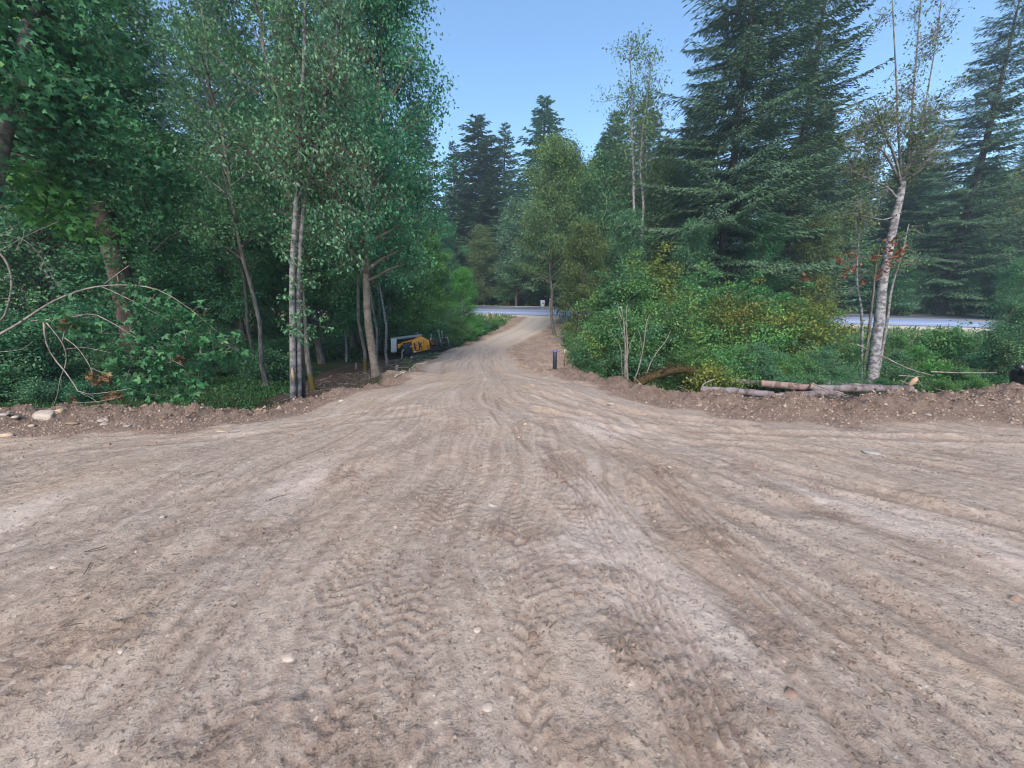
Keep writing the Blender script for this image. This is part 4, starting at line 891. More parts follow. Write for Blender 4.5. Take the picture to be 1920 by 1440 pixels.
rocks = [(90, 783, .34, .24, .17, 'stone_pale', 'large pale rounded boulder lodged on top of the left berm'), (111, 772, .13, .12, .10, 'stone_tan', 'small round brownish rock right behind the large pale boulder'), (8, 780, .14, .1, .07, 'stone_grey', 'grey rock at the left edge on the berm crest'),
         (30, 783, .10, .08, .05, 'stone_pale', 'little rock between the left edge and the large pale boulder'), (190, 790, .16, .12, .05, 'stone_grey', 'flat grey rock set into the berm face right of the large boulder'), (136, 795, .17, .10, .05, 'clod', 'dark flat slab of soil under the large pale boulder'),
         (60, 800, .07, .06, .04, 'stone_pale', 'pale pebble below the large pale boulder'), (12, 818, .16, .11, .08, 'stone_tan', 'yellowish lump at the left edge at the foot of the berm'), (272, 762, .10, .07, .05, 'clod', 'clod on the crest of the left berm'), (240, 800, .09, .07, .04, 'stone_grey', 'grey pebble in the face of the left berm'),
         (968, 909, .05, .032, .022, 'stone_tan', 'flat tan stone lying in the tyre track in the middle of the pad'), (1000, 1201, .05, .04, .035, 'clod', 'squarish brown clod in the foreground beside the ribbed tyre marks'), (923, 948, .10, .07, .018, 'stone_pale', 'pale stone pressed flat into the dirt left of the centre line'),
         (895, 1184, .05, .045, .025, 'stone_pale', 'whitish pebble in the foreground left of the squarish clod'), (546, 1236, .085, .06, .03, 'stone_pale', 'smooth pale stone near the bottom edge, left of centre'), (1635, 850, .19, .12, .03, 'stone_grey', 'flat grey slab half buried on the right side of the pad'),
         (1683, 861, .06, .045, .03, 'clod', 'dark clod just right of the half buried grey slab'), (985, 797, .06, .04, .035, 'stone_tan', 'upright tan clod beyond the tyre tracks'), (992, 806, .06, .035, .02, 'clod', 'flat brown clod beside the upright tan one'), (545, 817, .07, .05, .03, 'clod', 'brown clod on the smooth dirt left of the driveway throat'),
         (202, 835, .10, .07, .035, 'clod', 'dark clod at the foot of the left berm'), (415, 809, .17, .05, .03, 'stone_tan', 'long tan splinter-like stone on the dirt left'), (1255, 880, .05, .04, .02, 'stone_pale', 'pale pebble right of the centre tracks'), (230, 1220, .04, .035, .02, 'stone_pale', 'pale pebble near the lower left corner'),
         (305, 970, .06, .04, .02, 'stone_pale', 'pale stone on the left of the pad'), (105, 1063, .09, .05, .012, 'stone_pale', 'whitish slab showing through the dirt far left'), (1410, 1010, .04, .03, .02, 'stone_grey', 'small grey pebble among the right-hand ruts'), (1145, 758, .13, .09, .05, 'stone_pale', 'pale rock at the front foot of the right berm'),
         (1837, 762, .09, .06, .04, 'stone_pale', 'pale rock in the face of the right berm near the edge'), (1740, 780, .09, .06, .03, 'stone_grey', 'grey rock at the base of the right berm'), (640, 752, .12, .08, .05, 'stone_pale', 'pale rock on the lip of the dirt left of the driveway'), (915, 1330, .05, .04, .02, 'stone_pale', 'pale pebble at the bottom centre'), (1480, 1300, .06, .045, .03, 'clod', 'brown clod at the bottom right')]
for k, (px, py, a_, b_, c__, mm, lab) in enumerate(rocks):
    p = on(px, py); o = link('clod' if mm == 'clod' else 'rock', rock_mesh(k + 3, (a_, b_, c__)), M[mm]); o.location = p + np.array([0, 0, c__ * .05]); o.rotation_euler = (0, 0, random.uniform(-.5, .5))
    tag(o, lab, 'clod' if mm == 'clod' else 'rock')
# loose crumbs and gravel: nobody could count them
rg = np.random.default_rng(77)
n = 420000; px_ = rg.uniform(-7.5, 7.5, n); py_ = 1 + rg.beta(1, 1.6, n) * 6.5
zz, mk = ground(px_, py_); pr = (mk['loose'] * .9 + mk['berm'] * .4 + .11 + mk['soil'] * .4) * np.clip(py_ / 3, .3, 1)
k = rg.random(n) < pr * .26; px_, py_, zz = px_[k], py_[k], zz[k]
tet = np.array([(1, 0, -.3), (-.5, .85, -.3), (-.5, -.85, -.3), (.1, .1, .8), (-.6, .1, .4)]) ; tf = np.array([(0, 1, 3), (1, 4, 3), (1, 2, 4), (2, 0, 3), (2, 3, 4)])
nn_ = len(px_); sz = (.003 + rg.exponential(.0038, nn_))[:, None, None] * (1 + .5 * mk['berm'][k])[:, None, None]; an = rg.uniform(0, 6.28, nn_)
V = tet[None] * sz * rg.uniform(.6, 1.3, (nn_, 5, 3)); ca, sa = np.cos(an)[:, None], np.sin(an)[:, None]
V = np.stack([V[..., 0] * ca - V[..., 1] * sa, V[..., 0] * sa + V[..., 1] * ca, V[..., 2]], -1) + np.stack([px_, py_, zz], 1)[:, None]
Tt = (tf[None] + np.arange(nn_)[:, None, None] * 5).reshape(-1, 3); tint = np.repeat(rg.random(nn_), 5)
m, t = newmat('soil crumbs'); finish(t, ramp(t, attr(t, 'tint'), [(0, (.13, .09, .065)), (.5, (.24, .175, .135)), (.9, (.30, .235, .19)), (1, (.36, .31, .26))]), .95)
print('crumbs', nn_)
tag(link('gravel', mesh_np('gravel', V.reshape(-1, 3), None, Tt, {'tint': ('FACE', tint)}), m), 'loose crumbs and gravel scattered over the dirt pad and berms', 'gravel', kind='stuff')

# grass and ground cover
rg = np.random.default_rng(78); LV = Leaves()
def cover(n, xr, yr, L, cond, tmin=0, tmax=1, W=.16, up=1.6):
    x = rg.uniform(*xr, n); y = rg.uniform(*yr, n); z, mk = ground(x, y, False); k = cond(x, y, mk) & (rg.random(n) < .35 + 1.1 * np.clip(fbm(x * .9, y * .9, 2, 101) + .35, 0, 1))
    x, y, z = x[k], y[k], z[k]; LV.add(rg, np.stack([x, y, z - .01], 1), np.maximum(L * .5, L * (y / 12)), W, up, .2, tmin=tmin, tmax=tmax)
cover(60000, (-14, -2), (5.4, 16), .12, lambda x, y, m: (m['dirt'] < .2) & (m['soil'] < .25), .0, .75, .35, .9)
cover(4000, (-6, 0), (6, 24), .10, lambda x, y, m: (m['soil'] > .3) & (m['dirt'] < .2), .0, 1, .2)
cover(26000, (2, 16), (6.0, 14), .13, lambda x, y, m: (m['dirt'] < .2) & (m['soil'] < .3), .1, .9, .3, .9)
cover(40000, (2, 45), (14, 42), .16, lambda x, y, m: (m['dirt'] < .2) & (y < road_near(x)[0] - 1.4), .2, 1., .2)
cover(26000, (-24, 4), (22, 52), .12, lambda x, y, m: (m['dirt'] < .2) & (m['soil'] < .3) & (y < road_near(x)[0] - 1.6), .3, 1., .2)
cover(16000, (-50, 60), (30, 95), .10, lambda x, y, m: (y > road_far(x)[0] + 1.5) & (y < road_far(x)[0] + 5), .3, 1., .25)
tag(link('grass', LV.mesh('grass'), M['grass']), 'grass and low ground cover on the wood floor and road verges', 'grass', kind='stuff')
# twigs and wood chips on the cleared soil
T = MB(); rg = np.random.default_rng(79)
x = rg.uniform(-7, 1, 2600); y = rg.uniform(6.5, 26, 2600); z, mk = ground(x, y, False)
x2 = rg.uniform(2.5, 8, 700); y2 = rg.uniform(5.6, 10, 700); z2, mk2 = ground(x2, y2, False)
for a_, b_, c__, so_ in list(zip(x, y, z, mk['soil'])) + list(zip(x2, y2, z2, mk2['soil'])):
    if so_ < .4: continue
    l = rg.exponential(.10) + .04; an = rg.uniform(0, 6.28); d = np.array([math.cos(an), math.sin(an), rg.normal() * .15]) * l
    T.tube([(a_, b_, c__ + .012), np.array((a_, b_, c__ + .02)) + d], .004 + .0004 * b_, 3, False)
tag(T.build('wood_debris', M['twig']), 'pale chips and twigs littering the dark cleared soil', 'wood debris', kind='stuff')
# straws and twigs on the pad
for k, (px, py, l, an, mm, lab) in enumerate([(160, 1040, .16, .3, 'twig_dark', 'dark twig on the far left of the pad'), (175, 1055, .14, -.9, 'twig_dark', 'forked dark twig below another twig far left'), (966, 1160, .05, 1.2, 'twig', 'pale straw left of the ribbed tyre marks'), (1165, 1200, .10, 1.9, 'twig', 'tangle of dry straw on the loose soil right of centre'),
                                              (1470, 1250, .09, 2.2, 'twig', 'pale stick near the bottom right of centre'), (505, 938, .12, .4, 'twig_dark', 'small dark twig left of the tyre lugs'), (1105, 1122, .1, 2.6, 'twig_dark', 'dark twig across the curved tyre marks'), (1030, 1180, .06, .7, 'twig_dark', 'short dark twig beside the squarish clod'), (120, 1180, .1, .2, 'twig_dark', 'short twig near the lower left corner'), (370, 895, .12, .1, 'twig_dark', 'thin twig on the smooth dirt, left')]):
    p = on(px, py); T = MB(); rr = np.random.default_rng(k)
    for q in range(9 if 'tangle' in lab else 2):
        d = np.array([math.cos(an + q * .5), math.sin(an + q * .5), rr.uniform(.02, .2)]) * l * rr.uniform(.5, 1.1); s_ = rr.normal(size=3) * .012; s_[2] = 0
        T.tube(wander(rr, p + s_ + (0, 0, .004), p + s_ + d, 5, .15), .0022, 4, False)
    tag(T.build('straw_tuft' if 'straw' in lab else 'twig', M[mm]), lab, 'straw' if 'straw' in lab else 'twig')

# ---- felled logs --------------------------------------------------------------------
def log(pts_, r, lab, mm, seed, stubs=3, cuts=(1, 1)):
    rr = np.random.default_rng(seed); P = dense([C(*q) for q in pts_], 16); P[:, 2] = np.maximum(P[:, 2], ground(P[:, 0], P[:, 1], False)[0] + r * .75)
    o = P[0].copy(); root = empty('felled_log', tuple(o)); T = MB(); q = P - o
    q = q + np.stack([0 * q[:, 0], perlin(q[:, 0] * 1.7, q[:, 0] * 0 + seed, 2) * .015, perlin(q[:, 0] * 2.1, q[:, 0] * 0 + seed, 4) * .012], 1)
    T.tube(q, r * (1 + .06 * np.sin(np.arange(16) * 1.9 + seed)), 14, False)
    for k in range(stubs):
        b = lerp_at(q, rr.uniform(.08, .95)); d = np.array([rr.normal() * .4, -rr.uniform(.3, 1), rr.uniform(.1, 1)]); d /= np.linalg.norm(d); T.tube([b + d * r * .8, b + d * (r + rr.uniform(.01, .05))], [.022, .014], 6, True)
    T.build('bark', M[mm], root, True)
    for e, f, use in ((0, 1, cuts[0]), (-1, -2, cuts[1])):
        if use:
            d = q[e] - q[f]; d /= np.linalg.norm(d); c = MB(); c.tube([q[e] - d * .004, q[e] + d * .006], r * .965, 14, True); c.build('cut_face', M['cut'], root)
    return tag(root, lab, 'log', 'felled logs behind the right berm')
log([(1316, 730, 8.2), (1380, 734, 8.15), (1447, 740, 8.1)], .080, 'dark front log at the left end of the log heap, with an orange gouge', 'log', 1)
log([(1450, 744, 8.3), (1490, 741, 8.35), (1545, 737, 8.4)], .080, 'low log with a reddish cut end in the middle front of the heap', 'log', 2)
log([(1428, 719, 8.8), (1500, 726, 8.75), (1580, 733, 8.7)], .090, 'scuffed log with a bright orange cut end facing left, lying on the heap', 'log_red', 3, 7)
log([(1520, 724, 8.5), (1550, 735, 8.4), (1578, 742, 8.3)], .085, 'short crooked log slanting down across the heap', 'log', 4, 2)
log([(1530, 728, 8.6), (1620, 729, 8.5), (1708, 729, 8.4)], .085, 'long pale log reaching right to the torn wood chunk', 'log', 5, 5)
log([(1537, 720, 9.3), (1610, 725, 9.2), (1690, 730, 9.1)], .085, 'thin rear log on the right half of the heap', 'log', 6)
log([(1370, 716, 9.6), (1440, 717, 9.6), (1530, 721, 9.5)], .075, 'rearmost log mostly hidden behind the heap', 'log', 7)
def sticks(name, L, lab, cat, mat, seed=1, lift=0.):
    o = C(*L[0][0][0]); root = empty(name, tuple(o)); T = MB()
    for pts_, r in L:
        P = dense([C(*q) for q in pts_], 12) - o; T.tube(P, np.linspace(r, r * .45, 12), 6, True)
    T.build('wood', M[mat], root, True); return tag(root, lab, cat)
sticks('split_branch', [([(1522, 718, 8.0), (1545, 728, 7.9), (1592, 742, 7.8)], .018)], 'pale split branch lying across the crooked log', 'branch', 'twig')
sticks('curved_branch', [([(1314, 732, 7.9), (1318, 722, 7.9), (1327, 716, 7.9), (1341, 711, 8)], .022)], 'short pale curved branch at the left end of the log heap', 'branch', 'twig')
sticks('fallen_pole', [([(1606, 646, 10.8), (1655, 668, 10.4), (1700, 690, 10.1), (1750, 705, 9.8)], .028)], 'weathered pole sloping down from behind the leaning white-barked tree', 'branch', 'twig')
sticks('fallen_branch', [([(1745, 697, 9.6), (1800, 699, 9.5), (1868, 699, 9.4)], .022)], 'pale dead branch lying on the bushes at the right', 'branch', 'twig')
sticks('torn_branch', [([(1685, 704, 8.3), (1730, 707, 8.3)], .014), ([(1688, 713, 8.3), (1712, 725, 8.2)], .014), ([(1704, 703, 8.3), (1690, 724, 8.3)], .010), ([(1718, 705, 8.3), (1730, 728, 8.2)], .012), ([(1700, 718, 8.3), (1726, 720, 8.3)], .01)], 'torn grey sticks at the right end of the log heap', 'branch', 'twig')
o = link('wood_chunk', rock_mesh(91, (.11, .10, .26)), M['cut']); o.location = C(1712, 716, 8.0); o.rotation_euler = (.2, .45, 0); tag(o, 'upright pale chunk of torn wood at the right end of the logs', 'wood chunk')
# mossy leaning log
P = dense([C(*q) for q in ((1178, 732, 8.6), (1205, 714, 8.9), (1240, 701, 9.2), (1272, 694, 9.4), (1300, 697, 9.6), (1330, 712, 9.8))], 16); o = P[0].copy(); root = empty('mossy_log', tuple(o)); T = MB()
T.tube(P - o, np.linspace(.105, .085, 16) * (1 + .12 * np.sin(np.arange(16) * 2.3)), 12, True); T.tube(dense([C(*q) for q in ((1238, 700, 9.1), (1250, 690, 9.0), (1264, 681, 8.9))], 5) - o, [.03, .03, .025, .02, .012], 6)
T.build('bark', M['moss'], root, True); rr = np.random.default_rng(3); LV = Leaves()
bp = (P - o)[rr.integers(0, 16, 2600)] + rr.normal(size=(2600, 3)) * .05; th = rr.uniform(0, 6.28, 2600); bp += np.stack([0 * th, np.cos(th) * .11, np.abs(np.sin(th)) * .11], 1) * .9
LV.add(rr, bp, .035, .3, .3, .2); link('moss_tufts', LV.mesh('moss_tufts'), M['moss_leaf'], root)
tag(root, 'golden brown moss-covered trunk leaning out of the shrubs', 'mossy log')
# bare stems
sticks('bare_shrub', [([(1172, 724, 9.4), (1172, 680, 9.4), (1172, 640, 9.4), (1169, 600, 9.4), (1164, 575, 9.4)], .020), ([(1176, 724, 9.4), (1175, 680, 9.4), (1176, 640, 9.5), (1174, 600, 9.5), (1176, 570, 9.5)], .018), ([(1179, 722, 9.5), (1176, 680, 9.5), (1180, 650, 9.5), (1190, 625, 9.5)], .012), ([(1169, 722, 9.4), (1166, 690, 9.3), (1165, 660, 9.3), (1158, 640, 9.3), (1140, 622, 9.2)], .010),
                      ([(1171, 640, 9.4), (1160, 600, 9.4), (1150, 590, 9.4)], .008), ([(1166, 600, 9.4), (1160, 580, 9.4), (1158, 565, 9.4)], .008)], 'clump of upright bare pale stems in front of the shrubs', 'bare shrub', 'twig')
sticks('bare_shrub', [([(1188, 720, 9.5), (1200, 680, 9.5), (1208, 640, 9.5), (1212, 605, 9.5), (1219, 590, 9.5)], .016), ([(1186, 722, 9.3), (1198, 690, 9.3), (1205, 660, 9.3)], .012), ([(1205, 660, 9.4), (1200, 630, 9.4), (1197, 615, 9.4)], .008)], 'pair of slanting bare stems left of the mossy trunk', 'bare shrub', 'twig')
sticks('bare_branch', [([(1212, 702, 9.2), (1220, 680, 9.2), (1232, 660, 9.2), (1248, 640, 9.2), (1257, 620, 9.2)], .014)], 'single bare stem rising diagonally over the mossy trunk', 'branch', 'twig')
sticks('bare_branch', [([(1073, 690, 12), (1082, 650, 12), (1110, 610, 12)], .012)], 'thin bare branch at the left edge of the shrub bank', 'branch', 'twig')
sticks('fallen_stick', [([(1188, 707, 8.2), (1200, 718, 8.0), (1215, 730, 7.8)], .008)], 'pale stick at the foot of the mossy trunk', 'branch', 'twig')
# ---- bent maple bough at the left -----------------------------------------------------
rg = np.random.default_rng(90); Yl = 6.1
arc = stem([(-60, 665, Yl), (0, 627, Yl), (30, 610, Yl), (60, 590, Yl), (100, 565, Yl), (150, 545, Yl), (195, 536, Yl), (250, 535, Yl), (300, 545, Yl), (350, 575, Yl), (400, 615, Yl), (425, 640, Yl)]); arc = dense(arc, 26)
sec = stem([(60, 602, Yl), (110, 598, 6.0), (150, 592, 5.9), (176, 589, 5.9), (215, 608, 5.9), (245, 627, 5.9), (300, 662, 5.9), (350, 690, 5.9)])
thr_ = stem([(190, 537, Yl), (230, 555, 6.1), (265, 573, 6.1), (320, 602, 6.1)])
dead = [(stem([(83, 604, 6), (86, 640, 6), (102, 672, 6), (130, 706, 5.9), (152, 737, 5.8), (200, 736, 5.8), (246, 728, 5.8)]), .017, .004), (stem([(86, 604, 6), (108, 630, 6), (122, 655, 6), (124, 680, 6), (113, 710, 5.9), (108, 740, 5.9), (98, 765, 5.8)]), .012, .005), (stem([(122, 603, 6), (121, 622, 6), (117, 640, 6)]), .011, .008),
        (stem([(122, 634, 6), (145, 652, 6), (165, 680, 5.9), (180, 712, 5.9), (200, 733, 5.9)]), .009, .004), (stem([(195, 533, 6), (222, 512, 6), (242, 498, 6)]), .007, .005), (stem([(222, 528, 6), (219, 514, 6)]), .006, .004), (stem([(120, 655, 6), (160, 652, 6), (210, 662, 6)]), .005, .003),
        (stem([(100, 770, 5.5), (140, 757, 5.6), (190, 752, 5.7), (225, 745, 5.8)]), .008, .005), (stem([(152, 737, 5.8), (170, 745, 5.8), (186, 757, 5.7)]), .006, .003), (stem([(-20, 452, 6), (6, 482, 6), (18, 505, 6), (22, 535, 6), (17, 565, 6), (8, 593, 6), (-10, 612, 6)]), .02, .012), (stem([(170, 690, 5.9), (195, 700, 5.9), (222, 712, 5.9)]), .006, .003), (stem([(0, 660, 5.9), (40, 655, 5.9), (62, 640, 5.9)]), .006, .003)]
lf = [C(*q) for q in ((262, 530, 6.1), (285, 560, 6.1), (320, 558, 6.1), (342, 578, 6.1), (362, 585, 6.1), (380, 600, 6.1), (395, 625, 6.1), (410, 640, 6.1), (425, 640, 6.1), (432, 650, 6.1), (400, 655, 6.1), (412, 670, 6), (385, 640, 6), (350, 620, 6), (355, 645, 6), (375, 660, 6), (330, 600, 6.1), (300, 590, 6.1), (250, 568, 6.2), (262, 590, 6.2),
                     (245, 620, 5.9), (265, 640, 5.9), (285, 650, 5.9), (300, 665, 5.9), (320, 680, 5.9), (345, 695, 5.9), (360, 715, 5.9), (375, 720, 5.9), (290, 690, 6), (310, 705, 6), (250, 670, 6), (220, 675, 6), (205, 690, 6), (240, 700, 6.1), (265, 715, 6.1), (330, 735, 6.1), (290, 740, 6.1), (150, 590, 6), (160, 596, 6), (190, 625, 6), (150, 620, 6), (100, 600, 6), (180, 640, 6.2))]
brn = [C(*q) for q in ((128, 600, 5.9), (136, 608, 5.9), (118, 612, 5.9), (172, 706, 5.8), (182, 715, 5.8), (200, 708, 5.8), (218, 742, 5.8), (200, 746, 5.8), (135, 752, 5.8), (335, 672, 6), (362, 702, 6))]
custom('bent_maple_bough', [(arc, .025, .004), (sec, .014, .004), (thr_, .009, .003)] + dead, [(lf, .15, 26)], 'pale bare bough arching over the left berm with maple leaves drooping from its tip', 'bough', 'twig', 'maple', leaf=.085, palm=True, seed=91,
       extra=[('withered_leaves', [(brn, .06, 22)], 'brown', .06)], parts=('limbs', 'leaves'), W=.55, droop=-.7)
spl = [C(*q) for q in ((25, 430, 5.8), (45, 440, 5.8), (60, 460, 5.8), (70, 480, 5.8), (80, 495, 5.8), (90, 515, 5.8), (110, 530, 5.8), (30, 470, 5.8), (15, 455, 5.8), (118, 545, 5.8), (100, 508, 5.8), (10, 520, 5.9), (20, 560, 5.9), (40, 545, 5.9))]
custom('willow_sprig', [(stem([(-10, 478, 5.8), (5, 467, 5.8), (50, 442, 5.8), (110, 415, 5.8)]), .006, .003), (stem([(5, 440, 5.8), (45, 450, 5.8), (75, 480, 5.8), (110, 540, 5.8)]), .006, .003)], [(spl, .10, 12)], 'light green sprig of small oval leaves hanging at the left edge', 'sprig', 'twig', 'pale', leaf=.065, seed=92, parts=('stems', 'leaves'), W=.6)
fm = [C(*q) for q in ((70, 325, 7), (90, 335, 7), (110, 345, 7), (60, 345, 7), (125, 360, 7), (135, 375, 7), (100, 370, 7), (80, 360, 7), (45, 330, 7), (120, 395, 7), (60, 390, 7), (90, 425, 7), (120, 430, 7), (160, 425, 7), (185, 430, 7), (200, 435, 7), (150, 440, 7), (75, 380, 7), (105, 405, 7))]
custom('maple_sprig', [(stem([(-30, 300, 7), (40, 320, 7), (90, 335, 7), (140, 375, 7)]), .014, .004), (stem([(-30, 380, 7), (60, 400, 7), (130, 420, 7), (200, 435, 7)]), .014, .004)], [(fm, .20, 22)], 'brighter green fan of maple leaves in the upper left', 'sprig', 'twig_dark', 'fresh', leaf=.11, palm=True, seed=93, parts=('stems', 'leaves'))

# ------------------------------------------------------------------ drilling rig
rig = empty('drilling_rig', (xpos(785, 668, 24), 24, 0), R(27)); rig.location.z = gz(rig.location.x, 24.2) + .02
rig.rotation_euler = (0, R(-5), R(27)); RS = 1.0
def rb(name, mat, fn, parent=None, bevel=.015, sm=False):
    T = MB(); fn(T); return T.build(name, M[mat], parent or rig, sm, bevel)
hood = [(-.40, .38), (-.44, 1.17), (-.14, 1.21), (.12, 1.36), (.28, 1.36), (.70, 1.07), (.70, .50)]
def f(T): T.prism(hood, -.55, .35)
h_ = rb('hood', 'yellow_paint', f, bevel=.03)
rb('vent_slot', 'black_steel', lambda T: T.box((-.26, -.556, .82), (.10, .012, .42)), h_, 0)
rb('decal', 'decal_dark', lambda T: [T.prism([(-.02, 1.08), (.06, 1.08), (.07, .88), (.16, 1.0), (.24, 1.0), (.12, .84), (.24, .66), (.15, .66), (.07, .78), (.05, .60), (-.03, .60), (-.01, .80)], -.558, -.553)], h_, 0)
rb('decal', 'decal_dark', lambda T: [T.box((.55, -.556, .74), (.20, .006, .045)), T.box((.56, -.556, .62), (.18, .006, .04))], h_, 0)
rb('stripe', 'black_steel', lambda T: T.prism([(-.38, .50), (-.38, .56), (.30, .585), (.30, .565), (-.1, .52)], -.557, -.552), h_, 0)
rb('label_plate', 'white_plastic', lambda T: T.box((-.30, -.5575, .47), (.16, .006, .10)), h_, 0)
rb('panel_seam', 'black_steel', lambda T: [T.box((-.14, -.556, .84), (.012, .008, .6)), T.box((.32, -.556, .9), (.012, .008, .5))], h_, 0)
rb('radiator_box', 'black_steel', lambda T: [T.box((-.72, -.12, .68), (.52, .84, .74)), T.box((-.8, -.12, .26), (.44, .7, .12))] + [T.box((-.985, -.12, .42 + .06 * q), (.02, .72, .014)) for q in range(9)])
rb('headlight', 'white_plastic', lambda T: T.tube([(-.50, -.54, .84), (-.50, -.58, .84)], .05, 12))
rb('chassis', 'black_steel', lambda T: [T.box((.25, -.1, .36), (2.3, .62, .16)), T.box((1.1, -.1, .52), (.9, .5, .14))])
for sy in (-.52, .34):
    T = MB(); prof = [(-.72, .10), (-.62, .0), (.72, .0), (.86, .12), (.80, .27), (.66, .33), (-.58, .33), (-.72, .24)]
    T.prism(prof, sy - .12, sy + .12)
    for q in range(26):
        u = -.62 + q * .054; T.box((u, sy, -.012), (.022, .25, .025)); T.box((u, sy, .342), (.022, .25, .02))
    tr = T.build('rubber_track', M['rubber'])
    tr.parent = rig
    for q in range(5): 
        W_ = MB(); W_.tube([(-.55 + q * .29, sy - .14, .14), (-.55 + q * .29, sy + .14, .14)], .10 if q in (0, 4) else .07, 14); W_.build('track_wheel', M['galvanised'], tr)
rk = rb('drill_rack', 'rail_steel', lambda T: [T.box((-.55, .10, 1.42), (2.0, .16, .06)), T.box((-.55, .30, 1.40), (2.0, .05, .10)), T.box((-.55, -.02, 1.38), (2.0, .05, .12))])
rb('rack_beam', 'black_steel', lambda T: [T.box((-.6, .14, 1.27), (1.9, .26, .15))] + [T.box((-1.4 + q * .28, -.02, 1.33), (.03, .03, .2)) for q in range(7)], rk)
rb('shield_panel', 'pale_panel', lambda T: T.box((-1.50, -.34, 1.02), (.34, .05, .84), rot=((math.cos(.15), 0, math.sin(.15)), (0, 1, 0), (-math.sin(.15), 0, math.cos(.15)))))
rb('panel_hinge', 'black_steel', lambda T: [T.tube([(-1.50, -.25, 1.28), (-1.38, -.25, 1.0), (-1.2, -.2, 1.1)], .05, 8), T.box((-1.38, -.1, 1.15), (.2, .5, .36))])
rb('clamp_head', 'yellow_paint', lambda T: [T.box((-1.18, -.30, .96), (.16, .14, .22)), T.box((-1.02, -.34, 1.02), (.12, .14, .12)), T.tube([(-1.25, -.36, .80), (-1.12, -.36, .98)], .035, 8)])
rb('boom_cylinder', 'yellow_paint', lambda T: [T.tube([(-.98, -.38, 1.12), (-.6, -.42, 1.14), (-.1, -.44, 1.24)], .05, 10), T.tube([(-1.08, -.38, 1.10), (-.98, -.38, 1.12)], .03, 8)], bevel=0, sm=True)
rb('exhaust', 'rail_steel', lambda T: T.tube([(.18, .1, 1.28), (.18, .1, 1.50), (.14, .06, 1.60)], .028, 8), bevel=0, sm=True)
rb('tank', 'white_plastic', lambda T: T.tube([(-.30, .12, 1.24), (.1, .12, 1.28)], .09, 12), bevel=0, sm=True)
rb('operator_seat', 'black_steel', lambda T: [T.box((1.62, -.25, .72), (.46, .48, .16)), T.box((1.84, -.25, .98), (.14, .46, .50), rot=((.97, 0, .24), (0, 1, 0), (-.24, 0, .97)))], bevel=.04)
rb('control_console', 'black_steel', lambda T: [T.box((1.22, -.2, .78), (.3, .5, .34)), T.box((1.25, .2, .7), (.5, .3, .45))], bevel=.03)
rb('valve_block', 'rust', lambda T: [T.box((.95, -.2, .80), (.22, .3, .22)), T.box((1.05, .1, .96), (.16, .2, .16))])
for q, (x_, y_, z_) in enumerate(((.84, -.35, 1.12), (.98, -.1, 1.34), (1.60, .15, 1.50), (1.78, .1, 1.42))):
    l_ = rb('lever', 'galvanised', lambda T: T.tube([(x_, y_, .8), (x_, y_, z_)], .016, 6), bevel=0)
    rb('lever_knob', 'white_plastic', lambda T: T.tube([(x_, y_, z_ - .02), (x_, y_, z_ + .03)], .042, 10), l_, .012)
rb('handrail', 'galvanised', lambda T: [T.tube([(1.45, -.52, .5), (1.45, -.52, 1.12), (1.95, -.52, 1.12), (1.98, -.52, .5)], .016, 6)], bevel=0)
rb('footplate', 'black_steel', lambda T: T.box((1.75, -.2, .42), (.7, .8, .06)))
T = MB(); T.tube(dense([(-1.04, -.48, .66), (-1.10, -.52, .55), (-1.16, -.58, .25), (-1.35, -.7, .02), (-1.8, -.85, .03), (-2.3, -.95, .05)], 22), .032, 8); T.build('feed_hose', M['hose'], rig, True)
T = MB(); T.tube([(-1.05, -.40, .66), (-.98, -.55, .66)], .05, 8); T.build('hose_coupling', M['galvanised'], rig)
tag(rig, 'small yellow tracked directional drilling rig parked at the wood edge beside the driveway', 'drilling rig')
def ground_tube(name, pix, r, mat, lab, cat):
    P = dense([on(*q) for q in pix], 24); P[:, 2] = ground(P[:, 0], P[:, 1], False)[0] + r * 1.2
    T = MB(); T.tube(P, r, 8); return tag(T.build(name, M[mat], None, True), lab, cat)
ground_tube('hose', [(741, 708), (752, 701), (762, 696), (769, 692)], .019, 'hose', 'short pale hose length lying in front of the drilling rig', 'hose')
ground_tube('hose', [(772, 691), (784, 685), (792, 684), (804, 681), (816, 674)], .019, 'hose', 'longer pale hose curving toward the driveway beside the drilling rig', 'hose')
ground_tube('stick', [(775, 686), (790, 680), (804, 676)], .02, 'twig', 'thin stick lying between the drilling rig and the longer hose', 'stick')
# small stumps by the trees
for px, py, r, h, lab in ((668, 692, .06, .28, 'short sawn stump with a pale cut face left of the leaning brown trunk'), (744, 694, .07, .18, 'little sawn stump at the end of the feed hose')):
    p = on(px, py); root = empty('stump', tuple(p)); T = MB(); T.tube([(0, 0, -.1), (.01, 0, h * .5), (.03, 0, h)], [r * 1.3, r, r], 10); T.build('bark', M['bark_warm'], root, True)
    T = MB(); T.tube([(.03, 0, h), (.031, 0, h + .006)], r * .96, 10); T.build('cut_face', M['cut'], root); tag(root, lab, 'stump')
# bark scar on the grey trunk is a part of it
for o in sc.objects:
    if o.get('label', '').startswith('left trunk of the straight grey pair'):
        T = MB(); c0 = C(549, 702, 7.9) - np.array(o.location); T.tube([c0 + (0, 0, .13), c0 + (0, 0, 0), c0 - (-.01, 0, .2)], [.012, .035, .012], 10); T.build('bark_scar', M['cut'], o, True)
